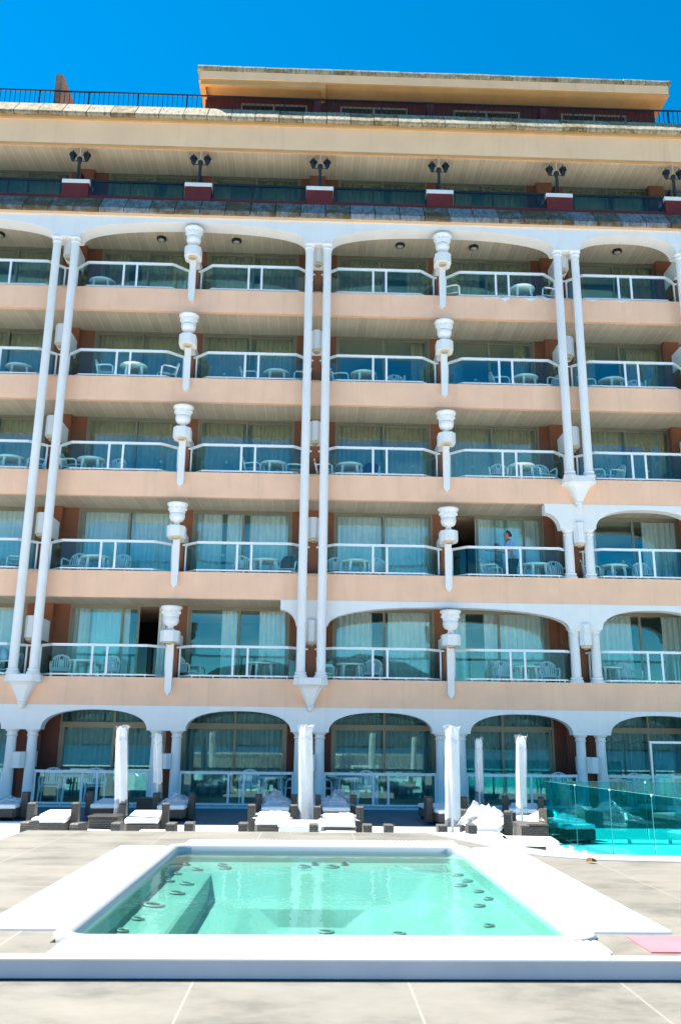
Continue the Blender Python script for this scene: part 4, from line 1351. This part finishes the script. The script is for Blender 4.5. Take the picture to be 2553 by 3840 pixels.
# ------------------------------------------------------------------ teal glass fence, glass screen
gf = thing('glass_fence', 'frameless teal glass fence with a corner, right of the spa deck', 'fence', (4.28, -7.03, GZ))
def fence_run(p, d, ln, n, start=0.0):
    d = Vector((d[0], d[1], 0)).normalized()
    for j in range(n):
        a = Vector((p[0], p[1], 0)) + d * (start + j * ln + 0.012)
        c = a + d * (ln - 0.024)
        q = MB(); q.bar((a.x, a.y, GZ + 0.555), (c.x, c.y, GZ + 0.555), 0.012, 0.99); q.build('glass_panel', 'tealglass', gf)
        q = MB()
        q.bar((a.x, a.y, GZ + 1.0525), (c.x, c.y, GZ + 1.0525), 0.013, 0.004)
        q.box(c.x - 0.005, c.x + 0.005, c.y - 0.0, c.y + 0.005, GZ + 0.06, GZ + 1.05)
        q.build('glass_edge', 'glassedge', gf)
        for u in (0.2, 0.8):
            e = a + (c - a) * u
            q = MB(); q.box(e.x - 0.03, e.x + 0.03, e.y - 0.03, e.y + 0.03, GZ, GZ + 0.058); q.build('clamp', 'whitemetal', gf)
        q = MB(); q.lathe([(0.008, GZ + 1.03), (0.016, GZ + 1.04), (0.016, GZ + 1.055), (0.008, GZ + 1.06)], c.x + d.x * 0.012, c.y + d.y * 0.012, 10); q.build('top_clip', 'whitemetal', gf)
fence_run((4.28, -7.03), (0.49, -3.81), 1.28, 7)
fence_run((4.28, -7.03), (1, 0.02), 1.83, 4, 0.02)
t = thing('glass_screen', 'white framed glass screen standing in front of the far right terrace', 'screen', (9.3, -0.75, GZ))
q = MB()
for x in (-0.62, 0.28, 1.2):
    q.box(x - 0.025, x + 0.025, -0.02, 0.02, 0.0, 1.72)
q.box(-0.645, 1.225, -0.025, 0.025, 1.722, 1.78); q.box(-0.594, 0.254, -0.018, 0.018, 0.06, 0.11); q.box(0.306, 1.174, -0.018, 0.018, 0.06, 0.11)
q.build('frame', 'whitemetal', t, None, True)
for a, c in ((-0.592, 0.252), (0.308, 1.172)):
    q = MB(); q.box(a, c, -0.004, 0.004, 0.112, 1.72); q.build('glass_panel', 'railglass', t, None, True)
t = thing('equipment_box', 'small black box on the ground at the foot of the glass fence', 'box', (3.62, -13.6, GZ))
q = MB(); q.box(-0.2, 0.2, -0.1, 0.1, 0.0, 0.42, 0.02); q.build('body', 'black', t, 40, True)
q = MB(); q.box(-0.21, 0.21, -0.11, 0.11, 0.422, 0.45, 0.01); q.build('lid', 'black', t, 40, True)

# ------------------------------------------------------------------ the hot tub
HB = thing('hot_tub', 'sunken white hot tub with ribbed white edge panels and jets', 'hot tub', (0.08, -17.9, -2.5))
X0, X1, Y0, Y1 = -0.965, 1.135, -19.49, -16.46
def rrect(x0, x1, y0, y1, r, n=6):
    out = []
    for cx, cy, a0 in ((x1 - r, y1 - r, 0), (x0 + r, y1 - r, 90), (x0 + r, y0 + r, 180), (x1 - r, y0 + r, 270)):
        for j in range(n + 1):
            a = R(a0 + 90 * j / n)
            out.append((cx + r * math.cos(a), cy + r * math.sin(a)))
    return out
def ringloft(secs, name, mat, smooth=50):
    q = MB()
    rings = [[q.bm.verts.new((x, y, z)) for x, y in loop] for loop, z in secs]
    n = len(rings[0])
    for a, b2 in zip(rings, rings[1:]):
        for j in range(n):
            q.bm.faces.new((a[j], a[(j + 1) % n], b2[(j + 1) % n], b2[j]))
    return q, n, rings
def rr_(off, r):
    return rrect(X0 - off, X1 + off, Y0 - off, Y1 + off, r)
q, n, rings = ringloft([(rr_(0.075, 0.13), -1.60), (rr_(0.075, 0.13), -1.562), (rr_(0.068, 0.12), -1.556), (rr_(0.045, 0.11), -1.553), (rr_(0.015, 0.10), -1.557), (rr_(0.0, 0.09), -1.572), (rr_(-0.005, 0.09), -1.64)], 'rim', 'grey_rim')
q.build('rim', 'grey_rim', HB, 60)
# moulded basin: wall, bench ledge, foot well
def inset(l, rgt, nr, fa, r):
    return rrect(X0 + l, X1 - rgt, Y0 + nr, Y1 - fa, r)
q, n, rings = ringloft([(inset(-0.004, -0.004, -0.004, -0.004, 0.09), -1.60), (inset(0.03, 0.03, 0.02, 0.03, 0.10), -1.675), (inset(0.06, 0.05, 0.03, 0.06, 0.10), -1.69), (inset(0.27, 0.24, 0.10, 0.30, 0.06), -1.705), (inset(0.285, 0.26, 0.11, 0.33, 0.06), -1.715), (inset(0.30, 0.42, 0.12, 0.60, 0.06), -1.83), (inset(0.32, 0.46, 0.13, 0.63, 0.06), -1.845), (inset(0.52, 0.62, 0.14, 0.74, 0.10), -1.855), (inset(0.56, 0.66, 0.15, 0.77, 0.10), -1.865), (inset(0.70, 0.80, 0.2, 0.84, 0.12), -1.96), (inset(0.75, 0.85, 0.25, 0.88, 0.12), -1.97)], 'basin', 'basin')
q.bm.faces.new(rings[-1])
bas = q.build('basin', 'basin', HB, 25)
# moulded shoulder of the lounge seat and head rest
q = MB(); q.loft([[(0.62, -16.52, -1.70), (1.03, -16.52, -1.70), (1.02, -16.80, -1.705), (0.74, -16.69, -1.705)], [(0.64, -16.53, -1.678), (1.01, -16.53, -1.678), (1.00, -16.78, -1.69), (0.76, -16.68, -1.688)]])
q.build('headrest', 'greygrille', HB)
# jets sit on the moulded surface below their spot
from mathutils.bvhtree import BVHTree
bv = BVHTree.FromPolygons([v.co + bas.location + HB.location for v in bas.data.vertices], [list(f.vertices) for f in bas.data.polygons])
JET = [(-0.90, -17.29, .028), (-0.90, -16.98, .028), (-0.78, -17.34, .036), (-0.79, -17.69, .038), (-0.86, -18.11, .048), (-0.87, -18.5, .026), (-0.89, -18.79, .024), (-0.89, -16.55, .022), (-0.63, -16.54, .028), (-0.79, -16.73, .032), (-0.60, -16.64, .036), (-0.03, -16.58, .036), (0.18, -16.58, .036), (0.05, -16.51, .022), (0.27, -16.51, .022), (-0.30, -18.21, .03), (0.12, -17.39, .04),
       (1.04, -16.95, .028), (1.06, -17.22, .028), (0.99, -17.36, .032), (1.06, -17.62, .024), (1.07, -17.88, .024), (0.98, -18.06, .026), (0.93, -18.58, .022), (0.52, -18.02, .032), (0.54, -18.27, .02), (0.53, -18.51, .014)]
for x, y, r in JET:
    r *= 1.3
    hit, nrm, fi, ds = bv.ray_cast(Vector((x, y, -1.5)), Vector((0, 0, -1)))
    if hit is None:
        continue
    if nrm.z < 0:
        nrm = -nrm
    q = MB()
    q.lathe([(r, 0.0), (r * 1.02, 0.006), (r * 0.86, 0.012), (r * 0.66, 0.008), (r * 0.64, 0.001)], 0, 0, 20)
    j = q.build('jet', 'greygrille', HB, 40, True)
    q = MB(); q.lathe([(r * 0.6, 0.0015), (r * 0.5, 0.009), (r * 0.15, 0.012)], 0, 0, 14); q.build('nozzle', 'steel', j, 40, True)
    j.rotation_mode = 'QUATERNION'
    j.rotation_quaternion = nrm.to_track_quat('Z', 'Y')
    j.location = hit + nrm * 0.001 - HB.location
q = MB(); q.lathe([(0.07, -1.969), (0.07, -1.962), (0.03, -1.959)], 0.09, -18.35, 20); q.build('drain_cover', 'drain', HB, 40)
# ribbed panels
def panel(x0, x1, y0, y1, along):
    q = MB()
    q.box(x0, x1, y0, y1, -1.60, -1.562, 0.008)
    if along == 'Y':
        n = int((y1 - y0) / 0.03)
        for j in range(n):
            y = y0 + 0.02 + j * 0.03
            q.box(x0 + 0.012, x1 - 0.012, y, y + 0.017, -1.5615, -1.558)
    else:
        n = int((x1 - x0) / 0.03)
        for j in range(n):
            x = x0 + 0.02 + j * 0.03
            q.box(x, x + 0.017, y0 + 0.012, y1 - 0.012, -1.5615, -1.558)
    q.build('edge_panel', 'acrylic', HB)
panel(-1.39, -1.047, -19.36, -16.52, 'Y')
panel(1.217, 1.56, -19.38, -16.52, 'Y')
panel(-0.94, 1.14, -16.37, -16.10, 'X')
panel(-0.97, 1.16, -19.795, -19.575, 'X')
q = MB(); q.bm.faces.new([q.bm.verts.new((x, y, -1.60)) for x, y in rr_(-0.007, 0.09)])
struct(q.build('water', 'water'))
# bits lying on the deck
q = MB(); q.box(1.34, 1.75, -19.72, -19.44, -1.574, -1.570)
tag(q.build('pink_sheet', 'pinktowel'), 'pale pink sheet lying on the deck at the near right corner', 'sheet')
q = MB()
q.loft([[(1.87, -17.19, -1.566), (1.90, -17.23, -1.560), (1.94, -17.20, -1.566), (1.90, -17.17, -1.562)], [(1.875, -17.19, -1.545), (1.90, -17.22, -1.538), (1.935, -17.20, -1.550), (1.90, -17.175, -1.540)]])
tag(q.build('dry_leaf', 'leaf'), 'small curled brown leaf on the pale deck coping right of the tub', 'leaf')
q = MB(); q.lathe([(0.018, -1.641), (0.022, -1.634), (0.014, -1.628), (0.002, -1.627)], -1.12, -20.02, 14)
tag(q.build('bottle_cap', 'acrylic', None, 40), 'small round white cap on the near deck tiles at lower left', 'cap')
